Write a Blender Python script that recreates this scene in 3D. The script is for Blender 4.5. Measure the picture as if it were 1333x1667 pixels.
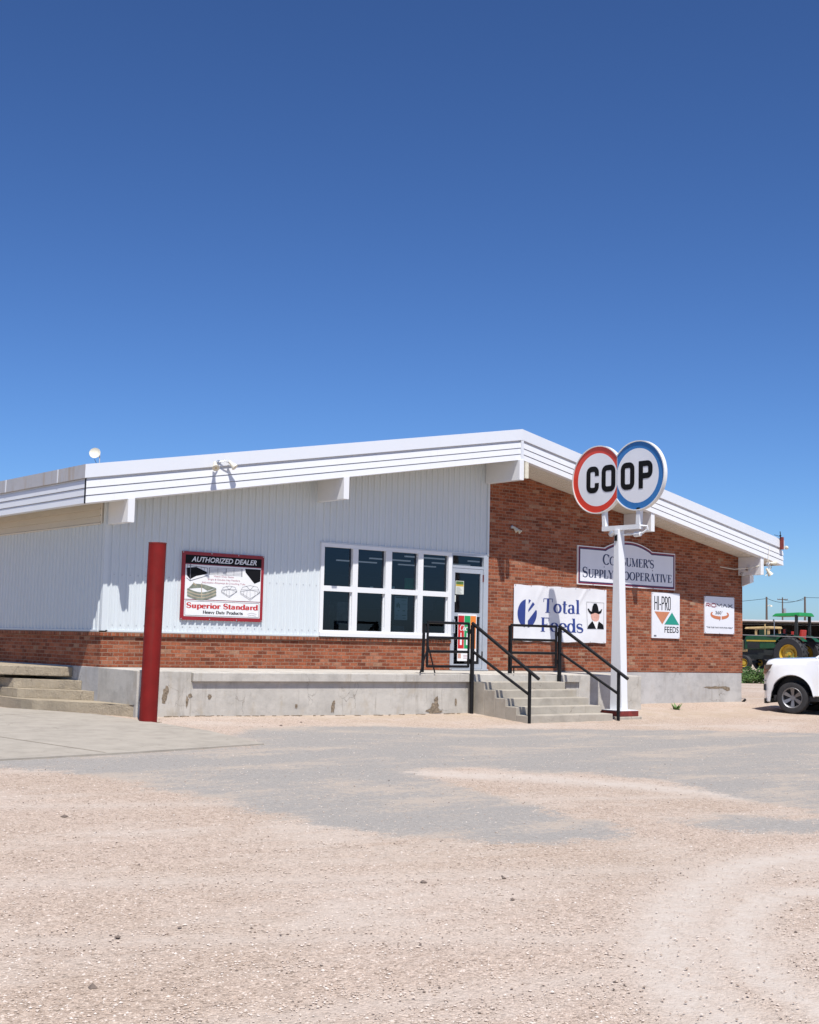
import bpy, bmesh, math, random
from mathutils import Vector, Matrix
random.seed(7)
S = bpy.context.scene
for o in list(bpy.data.objects): bpy.data.objects.remove(o)
C = S.collection

# ------------------------------------------------------------------ camera
F_PX = 2143.38; YAW = 0.6831; PITCH = 0.0972; ROLL = 0.0225
CAM = Vector((-10.2628, -20.8968, 1.5996))
fwd = Vector((math.sin(YAW)*math.cos(PITCH), math.cos(YAW)*math.cos(PITCH), math.sin(PITCH)))
rt = Vector((math.cos(YAW), -math.sin(YAW), 0)); up = rt.cross(fwd)
rt2 = math.cos(ROLL)*rt + math.sin(ROLL)*up
up2 = -math.sin(ROLL)*rt + math.cos(ROLL)*up
cd = bpy.data.cameras.new('camera'); cam = bpy.data.objects.new('camera', cd); C.objects.link(cam)
cam.matrix_world = Matrix(((rt2.x, up2.x, -fwd.x, CAM.x), (rt2.y, up2.y, -fwd.y, CAM.y), (rt2.z, up2.z, -fwd.z, CAM.z), (0, 0, 0, 1)))
cd.sensor_fit = 'HORIZONTAL'; cd.sensor_width = 36; cd.lens = F_PX/1333*36
cd.clip_start = .1; cd.clip_end = 6000
S.camera = cam

# ------------------------------------------------------------------ sky and sun
SUN = Vector((-0.4614, -1.0, 1.9838)).normalized()      # towards the sun
w = bpy.data.worlds.new('World'); S.world = w; w.use_nodes = True
nt = w.node_tree; nt.nodes.clear()
out = nt.nodes.new('ShaderNodeOutputWorld'); bg = nt.nodes.new('ShaderNodeBackground'); sk = nt.nodes.new('ShaderNodeTexSky')
sk.sky_type = 'NISHITA'; sk.sun_disc = False
sk.sun_elevation = math.asin(SUN.z); sk.sun_rotation = math.atan2(SUN.x, SUN.y)
sk.altitude = 0; sk.air_density = 0.8; sk.dust_density = 0.5; sk.ozone_density = 10
bg.inputs['Strength'].default_value = 0.065
gm = nt.nodes.new('ShaderNodeGamma'); gm.inputs['Gamma'].default_value = 1.27
nt.links.new(sk.outputs[0], gm.inputs[0]); nt.links.new(gm.outputs[0], bg.inputs[0]); nt.links.new(bg.outputs[0], out.inputs[0])
sd = bpy.data.lights.new('sun', 'SUN'); sd.energy = 4.9; sd.angle = math.radians(.53); sd.color = (1, .965, .915)
so = bpy.data.objects.new('sun', sd); C.objects.link(so)
so.rotation_euler = SUN.to_track_quat('Z', 'Y').to_euler(); so.location = (-20, -40, 60)
S.view_settings.view_transform = 'Standard'; S.view_settings.look = 'None'
S.view_settings.exposure = 0.30; S.view_settings.gamma = 1

# ------------------------------------------------------------------ materials
def lin(c): return tuple((x/12.92 if x <= .04045 else ((x+.055)/1.055)**2.4) for x in c)
class NT:
    def __init__(s, name):
        s.m = bpy.data.materials.new(name); s.m.use_nodes = True; s.t = s.m.node_tree
        s.p = s.t.nodes['Principled BSDF']
    def n(s, typ, **kw):
        nd = s.t.nodes.new(typ)
        for k, v in kw.items():
            if k in nd.inputs.keys(): nd.inputs[k].default_value = v
            else: setattr(nd, k, v)
        return nd
    def l(s, a, b): s.t.links.new(a, b)
    def noise(s, scale, detail=4, vec=None, rough=.55, dist=0):
        nd = s.n('ShaderNodeTexNoise'); nd.inputs['Scale'].default_value = scale; nd.inputs['Detail'].default_value = detail
        nd.inputs['Roughness'].default_value = rough; nd.inputs['Distortion'].default_value = dist
        if vec: s.l(vec, nd.inputs['Vector'])
        return nd.outputs['Fac']
    def obj(s, scale=(1, 1, 1)):
        t = s.n('ShaderNodeTexCoord'); m = s.n('ShaderNodeMapping'); m.inputs['Scale'].default_value = scale
        s.l(t.outputs['Object'], m.inputs['Vector']); return m.outputs[0]
    def ramp(s, fac, stops, interp='LINEAR'):
        r = s.n('ShaderNodeValToRGB'); r.color_ramp.interpolation = interp
        e = r.color_ramp.elements
        while len(e) < len(stops): e.new(.5)
        for i, (p, c) in enumerate(stops):
            e[i].position = p; e[i].color = (c if isinstance(c, tuple) else (c, c, c)) + (1,)
        s.l(fac, r.inputs[0]); return r.outputs[0]
    def mix(s, fac, a, b, mode='MIX'):
        m = s.n('ShaderNodeMix'); m.data_type = 'RGBA'; m.blend_type = mode
        for k, v in ((0, fac), (6, a), (7, b)):
            if isinstance(v, (int, float)): m.inputs[k].default_value = v
            elif isinstance(v, tuple): m.inputs[k].default_value = v + (1,)
            else: s.l(v, m.inputs[k])
        return m.outputs[2]
    def math(s, op, a, b=0., c=None):
        m = s.n('ShaderNodeMath'); m.operation = op
        for i, v in enumerate((a, b) if c is None else (a, b, c)):
            if isinstance(v, (int, float)): m.inputs[i].default_value = v
            else: s.l(v, m.inputs[i])
        return m.outputs[0]
    def bump(s, h, strength=.5, dist=.01):
        b = s.n('ShaderNodeBump'); b.inputs['Strength'].default_value = strength; b.inputs['Distance'].default_value = dist
        s.l(h, b.inputs['Height']); s.l(b.outputs[0], s.p.inputs['Normal'])
    def col(s, c): s.l(c, s.p.inputs['Base Color'])

def pm(name, col, rough=.6, var=.08, scale=6, bump=0, bscale=60, metallic=0, spec=.5, coat=0):
    k = NT(name); v = k.obj()
    f = k.noise(scale, 5, v)
    a = tuple(max(0, c*(1-var)) for c in col); b = tuple(min(1, c*(1+var)) for c in col)
    k.col(k.ramp(f, [(.3, a), (.7, b)]))
    k.p.inputs['Roughness'].default_value = rough; k.p.inputs['Metallic'].default_value = metallic
    k.p.inputs['Specular IOR Level'].default_value = spec
    if coat: k.p.inputs['Coat Weight'].default_value = coat
    if bump: k.bump(k.noise(bscale, 4, v), bump, .01)
    return k.m

def brick_mat(name, bw=.203, rh=.0677, dark=0.):
    k = NT(name); tc = k.n('ShaderNodeTexCoord'); sp = k.n('ShaderNodeSeparateXYZ'); k.l(tc.outputs['Object'], sp.inputs[0])
    u = k.math('ADD', sp.outputs[0], sp.outputs[1]); cb = k.n('ShaderNodeCombineXYZ'); k.l(u, cb.inputs[0]); k.l(sp.outputs[2], cb.inputs[1])
    # slightly wavy courses
    wv = k.n('ShaderNodeVectorMath'); wv.operation = 'ADD'
    nz = k.n('ShaderNodeTexNoise'); nz.inputs['Scale'].default_value = 6; k.l(cb.outputs[0], nz.inputs['Vector'])
    sc = k.n('ShaderNodeVectorMath'); sc.operation = 'SCALE'; sc.inputs['Scale'].default_value = .012; k.l(nz.outputs['Color'], sc.inputs[0])
    k.l(cb.outputs[0], wv.inputs[0]); k.l(sc.outputs[0], wv.inputs[1])
    b = k.n('ShaderNodeTexBrick'); k.l(wv.outputs[0], b.inputs['Vector'])
    b.inputs['Color1'].default_value = (0, 0, 0, 1); b.inputs['Color2'].default_value = (1, 1, 1, 1); b.inputs['Mortar'].default_value = (.5, .5, .5, 1)
    b.inputs['Scale'].default_value = 1; b.inputs['Mortar Size'].default_value = .0065; b.inputs['Mortar Smooth'].default_value = .25
    b.inputs['Brick Width'].default_value = bw; b.inputs['Row Height'].default_value = rh
    bc = k.ramp(b.outputs['Color'], [(0, (.19, .052, .025)), (.2, (.26, .070, .032)), (.5, (.32, .090, .040)), (.8, (.37, .115, .053)), (.95, (.40, .16, .09)), (1, (.40, .24, .15))])
    v = k.obj()
    bc = k.mix(.7, bc, k.ramp(k.noise(26, 5, v, .7), [(.25, .35), (.6, 1.0), (.85, 1.4)]), 'MULTIPLY')
    bc = k.mix(.7, bc, k.ramp(k.noise(1.6, 6, k.obj((.55, .55, 2.2)), .7), [(.34, (.55, .52, .50)), (.5, (.92, .92, .92)), (.7, (1.15, 1.15, 1.12))]), 'MULTIPLY')
    # pale mortar smears and efflorescence
    sm = k.ramp(k.noise(19, 6, v, .8), [(.58, 0.), (.66, .5)])
    bc = k.mix(sm, bc, (.46, .36, .27))
    mo = k.mix(k.noise(9, 4, v), (.15, .085, .055), (.40, .28, .20))
    k.col(k.mix(b.outputs['Fac'], bc, mo))
    k.p.inputs['Roughness'].default_value = .85; k.p.inputs['Specular IOR Level'].default_value = .25
    h = k.math('ADD', k.math('MULTIPLY', b.outputs['Fac'], -1.0), k.math('MULTIPLY', k.noise(45, 4, v), .6))
    k.bump(h, .8, .007)
    return k.m

def concrete_mat(name, base=(.47, .455, .42), stain=.55, streak=True, tan=0.):
    k = NT(name); v = k.obj(); vs = k.obj((2.6, 2.6, .22))
    c = k.ramp(k.noise(3.2, 8, v, .65), [(.3, tuple(x*.82 for x in base)), (.5, base), (.72, tuple(min(1, x*1.12) for x in base))])
    if streak:
        c = k.mix(k.ramp(k.noise(1.3, 7, k.obj((1, 1, 1.4)), .75), [(.48, 0.), (.60, .65)]), c, tuple(min(.62, x*1.22) for x in base))
        dr = k.math('MULTIPLY', k.ramp(k.noise(2.4, 6, vs, .75), [(.54, 0.), (.66, 1.)]), k.ramp(k.noise(1.1, 4, v, .6), [(.40, .1), (.62, 1.)]))
        c = k.mix(k.math('MULTIPLY', dr, stain*.62), c, (.22, .19, .145))
        c = k.mix(k.ramp(k.noise(5, 8, v, .8), [(.60, 0.), (.70, stain*.45)]), c, (.19, .175, .15))
        c = k.mix(k.ramp(k.noise(3.1, 6, k.obj((1.1, 1.1, .5)), .7), [(.55, 0.), (.72, stain*.5)]), c, (.36, .29, .19))
    c = k.mix(k.ramp(k.noise(22, 8, v, .8), [(.63, 0.), (.72, .6)]), c, (.22, .19, .15))
    if tan: c = k.mix(tan, c, (.42, .33, .22))
    # hairline cracks
    vo = k.n('ShaderNodeTexVoronoi'); vo.feature = 'DISTANCE_TO_EDGE'; vo.inputs['Scale'].default_value = .75
    dv = k.n('ShaderNodeVectorMath'); dv.operation = 'ADD'; nz = k.n('ShaderNodeTexNoise'); nz.inputs['Scale'].default_value = 4; nz.inputs['Detail'].default_value = 6
    k.l(v, nz.inputs['Vector']); sc = k.n('ShaderNodeVectorMath'); sc.operation = 'SCALE'; sc.inputs['Scale'].default_value = .5
    k.l(nz.outputs['Color'], sc.inputs[0]); k.l(v, dv.inputs[0]); k.l(sc.outputs[0], dv.inputs[1]); k.l(dv.outputs[0], vo.inputs['Vector'])
    cr = k.math('MULTIPLY', k.ramp(vo.outputs['Distance'], [(0., 1.), (.006, 0.)]), k.ramp(k.noise(1.1, 2, v), [(.5, 0.), (.6, .7)]))
    c = k.mix(cr, c, (.12, .10, .08))
    k.col(c); k.p.inputs['Roughness'].default_value = .9; k.p.inputs['Specular IOR Level'].default_value = .2
    k.bump(k.math('ADD', k.noise(30, 8, v, .7), k.noise(4, 4, v)), .45, .008)
    return k.m

def white_metal(name, col=(.70, .71, .72), rust=0., rough=.42, dirt=.25):
    k = NT(name); v = k.obj(); vs = k.obj((5, 5, .35))
    c = k.mix(k.ramp(k.noise(1.3, 5, v), [(.35, 0.), (.75, dirt)]), col, tuple(x*.86 for x in col))
    c = k.mix(k.ramp(k.noise(2.2, 6, vs, .7), [(.58, 0.), (.75, dirt)]), c, (.50, .47, .42))
    if rust:
        c = k.mix(k.ramp(k.noise(1.4, 5, k.obj((2.2, 2.2, .2)), .6), [(.50, 0.), (.60, rust)]), c, (.36, .28, .20))
        c = k.mix(k.ramp(k.noise(5, 6, v, .7), [(.5, 0.), (.8, rust)]), c, (.33, .31, .29))
    k.col(c); k.p.inputs['Roughness'].default_value = rough
    if rust: k.bump(k.noise(2.5, 3, v), .12, .02)
    return k.m

M = {}
M['siding'] = white_metal('siding_white', (.60, .643, .655), dirt=.16, rough=.5)
M['trim'] = white_metal('trim_white', (.74, .745, .745), dirt=.15)
M['fascia'] = white_metal('fascia_white', (.71, .72, .73), dirt=.22)
M['cap'] = white_metal('cap_white', (.66, .68, .71), dirt=.12)
M['cap_rust'] = white_metal('cap_weathered', (.44, .43, .43), rust=.75, rough=.5, dirt=.5)
M['soffit'] = white_metal('soffit_cream', (.62, .59, .52), rough=.6)
M['frieze'] = white_metal('frieze_cream', (.66, .61, .52), rough=.5, dirt=.35)
M['brick'] = brick_mat('brick_red')
M['rowlock'] = brick_mat('brick_rowlock', bw=.075, rh=.13)
M['concrete'] = concrete_mat('concrete_wall', (.445, .42, .375), 1.0)
M['concrete_grey'] = concrete_mat('concrete_footing', (.42, .41, .395), .55)
M['slab'] = concrete_mat('concrete_slab', (.35, .315, .265), .3, False)
M['step'] = concrete_mat('concrete_step', (.37, .335, .28), .5)
M['old_step'] = concrete_mat('concrete_old', (.36, .305, .225), .5, True, .1)
M['old_step'].node_tree.nodes['Bump'].inputs['Strength'].default_value = .9; M['old_step'].node_tree.nodes['Bump'].inputs['Distance'].default_value = .03
M['spall'] = pm('broken_concrete', (.21, .165, .115), .95, .5, 25, .9, 60)
M['black'] = pm('black_paint', (.008, .008, .009), .45, .4, 12, .2, 40, spec=.25)
M['redpost'] = None
k = NT('red_post_paint'); v = k.obj()
c = k.ramp(k.noise(4, 5, v), [(.3, (.15, .009, .007)), (.7, (.205, .012, .010))])
c = k.mix(k.ramp(k.noise(16, 6, v, .8), [(.66, 0.), (.71, .85)]), c, (.11, .03, .02))
c = k.mix(k.ramp(k.noise(1.6, 5, k.obj((6, 6, .4)), .7), [(.55, 0.), (.75, .5)]), c, (.14, .03, .022))
k.col(c); k.p.inputs['Roughness'].default_value = .6; k.p.inputs['Specular IOR Level'].default_value = .2; k.bump(k.noise(50, 3, v), .15, .004); M['redpost'] = k.m
M['maroon'] = pm('maroon_paint', (.17, .022, .016), .6, .5, 9, .3, 30)
M['polewhite'] = white_metal('pole_white', (.72, .73, .74), dirt=.12)
M['signrim'] = white_metal('sign_rim', (.72, .72, .70), rust=.15, dirt=.35)
M['signface'] = pm('sign_face_white', (.72, .73, .76), .3, .03, 2)
M['signred'] = pm('sign_red', (.62, .045, .025), .35, .06, 2)
M['signblue'] = pm('sign_blue', (.025, .16, .42), .35, .06, 2)
M['ink'] = pm('black_ink', (.006, .006, .007), .5, .1, 3, spec=.15)
M['navy'] = pm('navy_ink', (.02, .035, .10), .5, .1, 3)
M['navyband'] = pm('navy_band', (.035, .025, .09), .5, .1, 3)
M['bluetext'] = pm('blue_ink', (.022, .045, .21), .5, .1, 3)
M['banner'] = pm('vinyl_banner', (.70, .70, .71), .5, .04, 3, .25, 3)
M['paper'] = pm('paper', (.62, .64, .58), .7, .06, 5)
M['papergreen'] = pm('paper_pale_green', (.40, .50, .38), .7, .06, 5)
M['green'] = pm('poster_green', (.02, .26, .07), .5, .1, 5)
M['softgreen'] = pm('stripe_green', (.01, .30, .09), .4, .08, 3)
M['softred'] = pm('stripe_red', (.50, .02, .02), .4, .08, 3)
M['softorange'] = pm('stripe_orange', (.70, .20, .025), .4, .08, 3)
M['white'] = pm('white_print', (.76, .76, .75), .5, .03, 3)
M['maroonband'] = pm('maroon_band', (.20, .018, .04), .5, .08, 3)
M['crimson'] = pm('crimson_frame', (.27, .014, .02), .4, .1, 4)
M['redtext'] = pm('red_ink', (.50, .03, .03), .5, .06, 3)
M['pinktext'] = pm('faded_red_ink', (.42, .16, .2), .6, .1, 3)
M['orange'] = pm('orange_ink', (.52, .17, .07), .5, .06, 3)
M['rustorange'] = pm('burnt_orange_ink', (.52, .20, .10), .5, .06, 3)
M['teal'] = pm('teal_ink', (.015, .27, .20), .5, .06, 3)
M['greytext'] = pm('grey_ink', (.12, .12, .14), .5, .06, 3)
M['redgrey'] = pm('dark_red_ink', (.23, .03, .05), .5, .06, 3)
M['skin'] = pm('printed_skin', (.62, .34, .27), .6, .12, 20)
M['tub'] = pm('printed_steel', (.20, .22, .17), .6, .3, 10)
M['tubtan'] = pm('printed_tan', (.42, .36, .25), .6, .2, 10)
M['alu'] = pm('aluminium', (.46, .49, .53), .35, .06, 5, metallic=.35)
M['galv'] = pm('galvanised', (.50, .51, .52), .35, .12, 8, metallic=.7)
M['lamp'] = pm('cream_lamp', (.66, .62, .50), .5, .1, 20)
M['lampglass'] = pm('amber_lamp_glass', (.50, .40, .22), .25, .1, 20)
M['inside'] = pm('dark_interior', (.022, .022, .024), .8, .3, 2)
M['rubber'] = pm('tyre_rubber', (.022, .022, .024), .75, .25, 12, .3, 40)
M['wood'] = pm('weathered_wood', (.12, .09, .07), .9, .3, 9, .4, 30)
M['truck'] = pm('truck_white_paint', (.78, .79, .80), .18, .015, 2, coat=1.0)
M['plastic'] = pm('black_plastic', (.02, .02, .022), .5, .2, 10)
M['rim'] = pm('alloy_rim', (.22, .22, .23), .5, .06, 9, metallic=.8)
M['headlamp'] = pm('headlamp_lens', (.09, .08, .075), .15, .5, 14, coat=1)
M['chrome'] = pm('chrome', (.6, .6, .6), .12, .05, 9, metallic=1)
M['darkglass'] = pm('dark_glass', (.015, .02, .025), .05, .1, 2)
M['jdgreen'] = pm('tractor_green', (.012, .075, .026), .4, .25, 4)
M['jdlight'] = pm('canopy_green', (.02, .22, .055), .4, .1, 3)
M['jdyellow'] = pm('tractor_yellow', (.52, .34, .035), .45, .15, 6)
M['oldyellow'] = pm('faded_yellow', (.46, .33, .15), .6, .2, 5)
M['seatred'] = pm('red_seat', (.45, .03, .02), .5, .1, 6)
M['engine'] = pm('greasy_engine', (.018, .022, .02), .6, .4, 9)
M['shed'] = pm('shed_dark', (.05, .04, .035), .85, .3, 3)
M['shedroof'] = pm('shed_roof', (.60, .60, .60), .5, .1, 1)
M['leaf'] = pm('leaf_green', (.12, .21, .055), .6, .45, 3)
M['leafdark'] = pm('leaf_dark', (.07, .14, .035), .6, .4, 3)
M['roofing'] = pm('roofing', (.45, .45, .45), .8, .1, 2)
M['pipe'] = pm('dull_pipe', (.16, .16, .17), .7, .1, 5)
M['tank'] = pm('pinkish_tank', (.60, .46, .42), .5, .08, 3)
k = NT('strip_light'); k.p.inputs['Emission Color'].default_value = (.9, .95, 1, 1); k.p.inputs['Emission Strength'].default_value = .16; M['strip'] = k.m
# window glass : see-through with a mirror sheen
k = NT('window_glass'); k.t.nodes.remove(k.p)
tr = k.n('ShaderNodeBsdfTransparent'); tr.inputs[0].default_value = (.50, .58, .70, 1)
gl = k.n('ShaderNodeBsdfGlossy'); gl.inputs['Roughness'].default_value = .015; gl.inputs[0].default_value = (.72, .84, 1, 1)
fr = k.n('ShaderNodeFresnel'); fr.inputs['IOR'].default_value = 1.6
mx = k.n('ShaderNodeMixShader'); k.l(fr.outputs[0], mx.inputs[0]); k.l(tr.outputs[0], mx.inputs[1]); k.l(gl.outputs[0], mx.inputs[2])
bn = k.n('ShaderNodeBump'); bn.inputs['Strength'].default_value = .05; bn.inputs['Distance'].default_value = .02; k.l(k.noise(1.2, 2, k.obj()), bn.inputs['Height']); k.l(bn.outputs[0], gl.inputs['Normal'])
k.l(mx.outputs[0], [n for n in k.t.nodes if n.type == 'OUTPUT_MATERIAL'][0].inputs[0]); M['glass'] = k.m

# ground
k = NT('gravel_lot'); v = k.obj()
at = k.n('ShaderNodeAttribute'); at.attribute_name = 'asphalt'
fine = k.math('SUBTRACT', k.noise(19, 8, v, .85), .5)
edge = k.math('ADD', at.outputs['Fac'], k.math('MULTIPLY', k.math('SUBTRACT', k.noise(1.5, 10, k.obj((.7, 1.2, 1)), .8), .5), 1.9))
edge = k.math('ADD', edge, k.math('MULTIPLY', fine, 2.2))
am = k.ramp(edge, [(.40, 0.), (.56, 1.)])
big = k.noise(.22, 5, v)
grav = k.ramp(k.noise(14, 8, v, .8), [(.28, (.30, .235, .185)), (.43, (.455, .372, .31)), (.6, (.53, .445, .378)), (.8, (.63, .545, .475))])
grav = k.mix(.7, grav, k.ramp(big, [(.3, (.88, .83, .76)), (.7, (1.08, 1.05, 1.04))]), 'MULTIPLY')
vo = k.n('ShaderNodeTexVoronoi'); vo.inputs['Scale'].default_value = 58; k.l(v, vo.inputs['Vector'])
vo2 = k.n('ShaderNodeTexVoronoi'); vo2.inputs['Scale'].default_value = 130; k.l(v, vo2.inputs['Vector'])
bw = k.n('ShaderNodeRGBToBW'); k.l(vo.outputs['Color'], bw.inputs[0]); bw2 = k.n('ShaderNodeRGBToBW'); k.l(vo2.outputs['Color'], bw2.inputs[0])
grav = k.mix(.62, grav, k.ramp(bw.outputs[0], [(.14, (.36, .33, .30)), (.24, (.84, .82, .80)), (.6, (1., .98, .96)), (.85, (1.22, 1.2, 1.18))]), 'MULTIPLY')
grav = k.mix(.6, grav, k.ramp(bw2.outputs[0], [(.15, (.6, .57, .54)), (.5, 1.), (.85, 1.18)]), 'MULTIPLY')
asp = k.ramp(k.noise(24, 8, v, .8), [(.3, (.235, .215, .195)), (.55, (.31, .29, .265)), (.8, (.40, .375, .345))])
asp = k.mix(.5, asp, k.ramp(bw2.outputs[0], [(.1, .65), (.5, 1.), (.9, 1.25)]), 'MULTIPLY')
dust = k.ramp(k.math('ADD', k.noise(.7, 9, k.obj((.5, 1.5, 1)), .72), k.math('MULTIPLY', fine, .9)), [(.51, 0.), (.60, .75)])
asp = k.mix(dust, asp, (.42, .35, .285))
sa = k.n('ShaderNodeAttribute'); sa.attribute_name = 'sand'
tka = k.n('ShaderNodeAttribute'); tka.attribute_name = 'track'
pk = k.ramp(k.noise(.55, 7, k.obj((.6, 1.3, 1)), .7), [(.48, 0.), (.62, .55)])
pk = k.math('MAXIMUM', pk, k.math('MULTIPLY', tka.outputs['Fac'], k.ramp(k.noise(6, 8, v, .75), [(.30, .35), (.55, 1.)])))
grav = k.mix(pk, grav, k.ramp(k.noise(30, 6, v, .8), [(.3, (.42, .36, .305)), (.7, (.56, .495, .435))]))
c = k.mix(am, grav, asp)
c = k.mix(k.math('MULTIPLY', sa.outputs['Fac'], k.ramp(k.noise(2.5, 5, v), [(.35, .15), (.6, .95)])), c, (.43, .34, .255))
k.col(c); k.p.inputs['Roughness'].default_value = .95; k.p.inputs['Specular IOR Level'].default_value = .15
hh = k.math('ADD', k.math('MULTIPLY', vo.outputs['Distance'], -1.0), k.math('MULTIPLY', vo2.outputs['Distance'], -.6))
hh = k.math('ADD', hh, k.math('MULTIPLY', k.noise(5, 6, v), 1.5))
bs = k.math('SUBTRACT', 1.0, k.math('MULTIPLY', k.math('MAXIMUM', am, pk), .6))
b = k.n('ShaderNodeBump'); b.inputs['Distance'].default_value = .0075; k.l(bs, b.inputs['Strength']); k.l(hh, b.inputs['Height']); k.l(b.outputs[0], k.p.inputs['Normal'])
M['ground'] = k.m
k = NT('gravel_stone'); oi = k.n('ShaderNodeAttribute'); oi.attribute_name = 'tint'
k.col(k.ramp(oi.outputs['Fac'], [(0, (.09, .07, .06)), (.16, (.30, .23, .18)), (.45, (.48, .39, .32)), (.75, (.56, .475, .405)), (1, (.66, .60, .54))]))
k.p.inputs['Roughness'].default_value = .9; M['stone'] = k.m

# ------------------------------------------------------------------ mesh builder
class MB:
    def __init__(s): s.v = []; s.f = []; s.sm = False
    def add(s, vs, fs):
        o = len(s.v); s.v += [tuple(x) for x in vs]; s.f += [tuple(i+o for i in f) for f in fs]; return s
    def hexa(s, p): return s.add(p, [(0, 3, 2, 1), (4, 5, 6, 7), (0, 1, 5, 4), (1, 2, 6, 5), (2, 3, 7, 6), (3, 0, 4, 7)])
    def box(s, x0, x1, y0, y1, z0, z1):
        return s.hexa([(x0, y0, z0), (x1, y0, z0), (x1, y1, z0), (x0, y1, z0), (x0, y0, z1), (x1, y0, z1), (x1, y1, z1), (x0, y1, z1)])
    def prism(s, poly, dv):
        n = len(poly); dv = Vector(dv); a = [Vector(p) for p in poly]; b = [p+dv for p in a]
        return s.add(a+b, [tuple(range(n)), tuple(range(2*n-1, n-1, -1))] + [(i, i+n, (i+1) % n+n, (i+1) % n) for i in range(n)])
    def face(s, pts): return s.add(pts, [tuple(range(len(pts)))])
    def tube(s, pts, r, n=10, cap=True, rs=None):
        pts = [Vector(p) for p in pts]; rings = []; vs = []; fs = []
        t0 = (pts[1]-pts[0]).normalized(); a = t0.orthogonal().normalized()
        for i, p in enumerate(pts):
            t = ((pts[min(i+1, len(pts)-1)]-p).normalized() + (p-pts[max(i-1, 0)]).normalized()).normalized()
            a = (a - t*a.dot(t)).normalized(); b2 = t.cross(a); rr = rs[i] if rs else r
            for j in range(n):
                th = 2*math.pi*j/n; vs.append(p + (a*math.cos(th)+b2*math.sin(th))*rr)
        for i in range(len(pts)-1):
            for j in range(n): fs.append((i*n+j, i*n+(j+1) % n, (i+1)*n+(j+1) % n, (i+1)*n+j))
        if cap: fs += [tuple(range(n-1, -1, -1)), tuple((len(pts)-1)*n+j for j in range(n))]
        return s.add(vs, fs)
    def lathe(s, prof, org, ax, n=32, a0=0, a1=2*math.pi):        # prof [(r, h)]
        ax = Vector(ax).normalized(); a = ax.orthogonal().normalized(); b2 = ax.cross(a); org = Vector(org); vs = []; fs = []
        for (r, h) in prof:
            for j in range(n):
                th = a0+(a1-a0)*j/n; vs.append(org+ax*h+(a*math.cos(th)+b2*math.sin(th))*r)
        for i in range(len(prof)-1):
            for j in range(n): fs.append((i*n+j, i*n+(j+1) % n, (i+1)*n+(j+1) % n, (i+1)*n+j))
        return s.add(vs, fs)
    def build(s, name, mat, parent=None, smooth=False, bevel=0, wn=False, ang=None, recalc=True):
        me = bpy.data.meshes.new(name); off = Vector((0, 0, 0)); q = parent
        while q is not None: off += q.location; q = q.parent
        me.from_pydata([tuple(Vector(x)-off) for x in s.v], [], s.f)
        bm = bmesh.new(); bm.from_mesh(me)
        if smooth: bmesh.ops.remove_doubles(bm, verts=bm.verts, dist=1e-5)
        if recalc: bmesh.ops.recalc_face_normals(bm, faces=bm.faces)
        if bevel:
            bmesh.ops.remove_doubles(bm, verts=bm.verts, dist=1e-5)
            ed = [e for e in bm.edges if len(e.link_faces) == 2 and e.calc_face_angle(0) > .5]
            bmesh.ops.bevel(bm, geom=ed, offset=bevel, segments=2, affect='EDGES', profile=.6, clamp_overlap=True)
        bm.to_mesh(me); bm.free()
        if smooth:
            for p in me.polygons: p.use_smooth = True
            try: me.set_sharp_from_angle(angle=math.radians(ang or 38))
            except Exception: pass
        me.materials.append(mat); o = bpy.data.objects.new(name, me); C.objects.link(o)
        if parent is not None: o.parent = parent
        return o
def split(mb, name, mat, parent, **kw):        # every separate piece becomes a part of its own
    par = list(range(len(mb.v)))
    def find(a):
        while par[a] != a: par[a] = par[par[a]]; a = par[a]
        return a
    for f in mb.f:
        for i in f[1:]: par[find(i)] = find(f[0])
    gr = {}
    for f in mb.f: gr.setdefault(find(f[0]), []).append(f)
    res = []
    for fs_ in gr.values():
        ids = sorted({i for f in fs_ for i in f}); mp = {i: k_ for k_, i in enumerate(ids)}; m2 = MB()
        m2.add([mb.v[i] for i in ids], [tuple(mp[i] for i in f) for f in fs_]); res.append(m2.build(name, mat, parent, **kw))
    return res
def tag(o, label=None, cat=None, group=None, kind=None):
    if label: o['label'] = label
    if cat: o['category'] = cat
    if group: o['group'] = group
    if kind: o['kind'] = kind
    return o
def empty(name, loc, label, cat, group=None):
    o = bpy.data.objects.new(name, None); C.objects.link(o); o.location = loc; o.empty_display_size = .1
    return tag(o, label, cat, group)

# ------------------------------------------------------------------ lettering
def sans(text, x0, x1, z0, z1, mapf, shear=0, bold=0, mb=None):
    cu = bpy.data.curves.new('t', 'FONT'); cu.body = text; cu.shear = shear; cu.offset = bold; cu.resolution_u = 3
    ob = bpy.data.objects.new('t', cu); C.objects.link(ob)
    bpy.context.view_layer.update()
    me = bpy.data.meshes.new_from_object(ob.evaluated_get(bpy.context.evaluated_depsgraph_get()))
    xs = [q.co.x for q in me.vertices]; ys = [q.co.y for q in me.vertices]
    a, b_, c_, d = min(xs), max(xs), min(ys), max(ys)
    mb = mb or MB()
    mb.add([mapf(x0+(q.co.x-a)/(b_-a)*(x1-x0), z0+(q.co.y-c_)/(d-c_)*(z1-z0), 0) for q in me.vertices], [tuple(p.vertices) for p in me.polygons])
    bpy.data.objects.remove(ob); bpy.data.curves.remove(cu); bpy.data.meshes.remove(me); return mb
def arc(cx, cy, rx, ry, a0, a1, n=18):
    return [(cx+rx*math.cos(math.radians(a0+(a1-a0)*i/n)), cy+ry*math.sin(math.radians(a0+(a1-a0)*i/n))) for i in range(n+1)]
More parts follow.
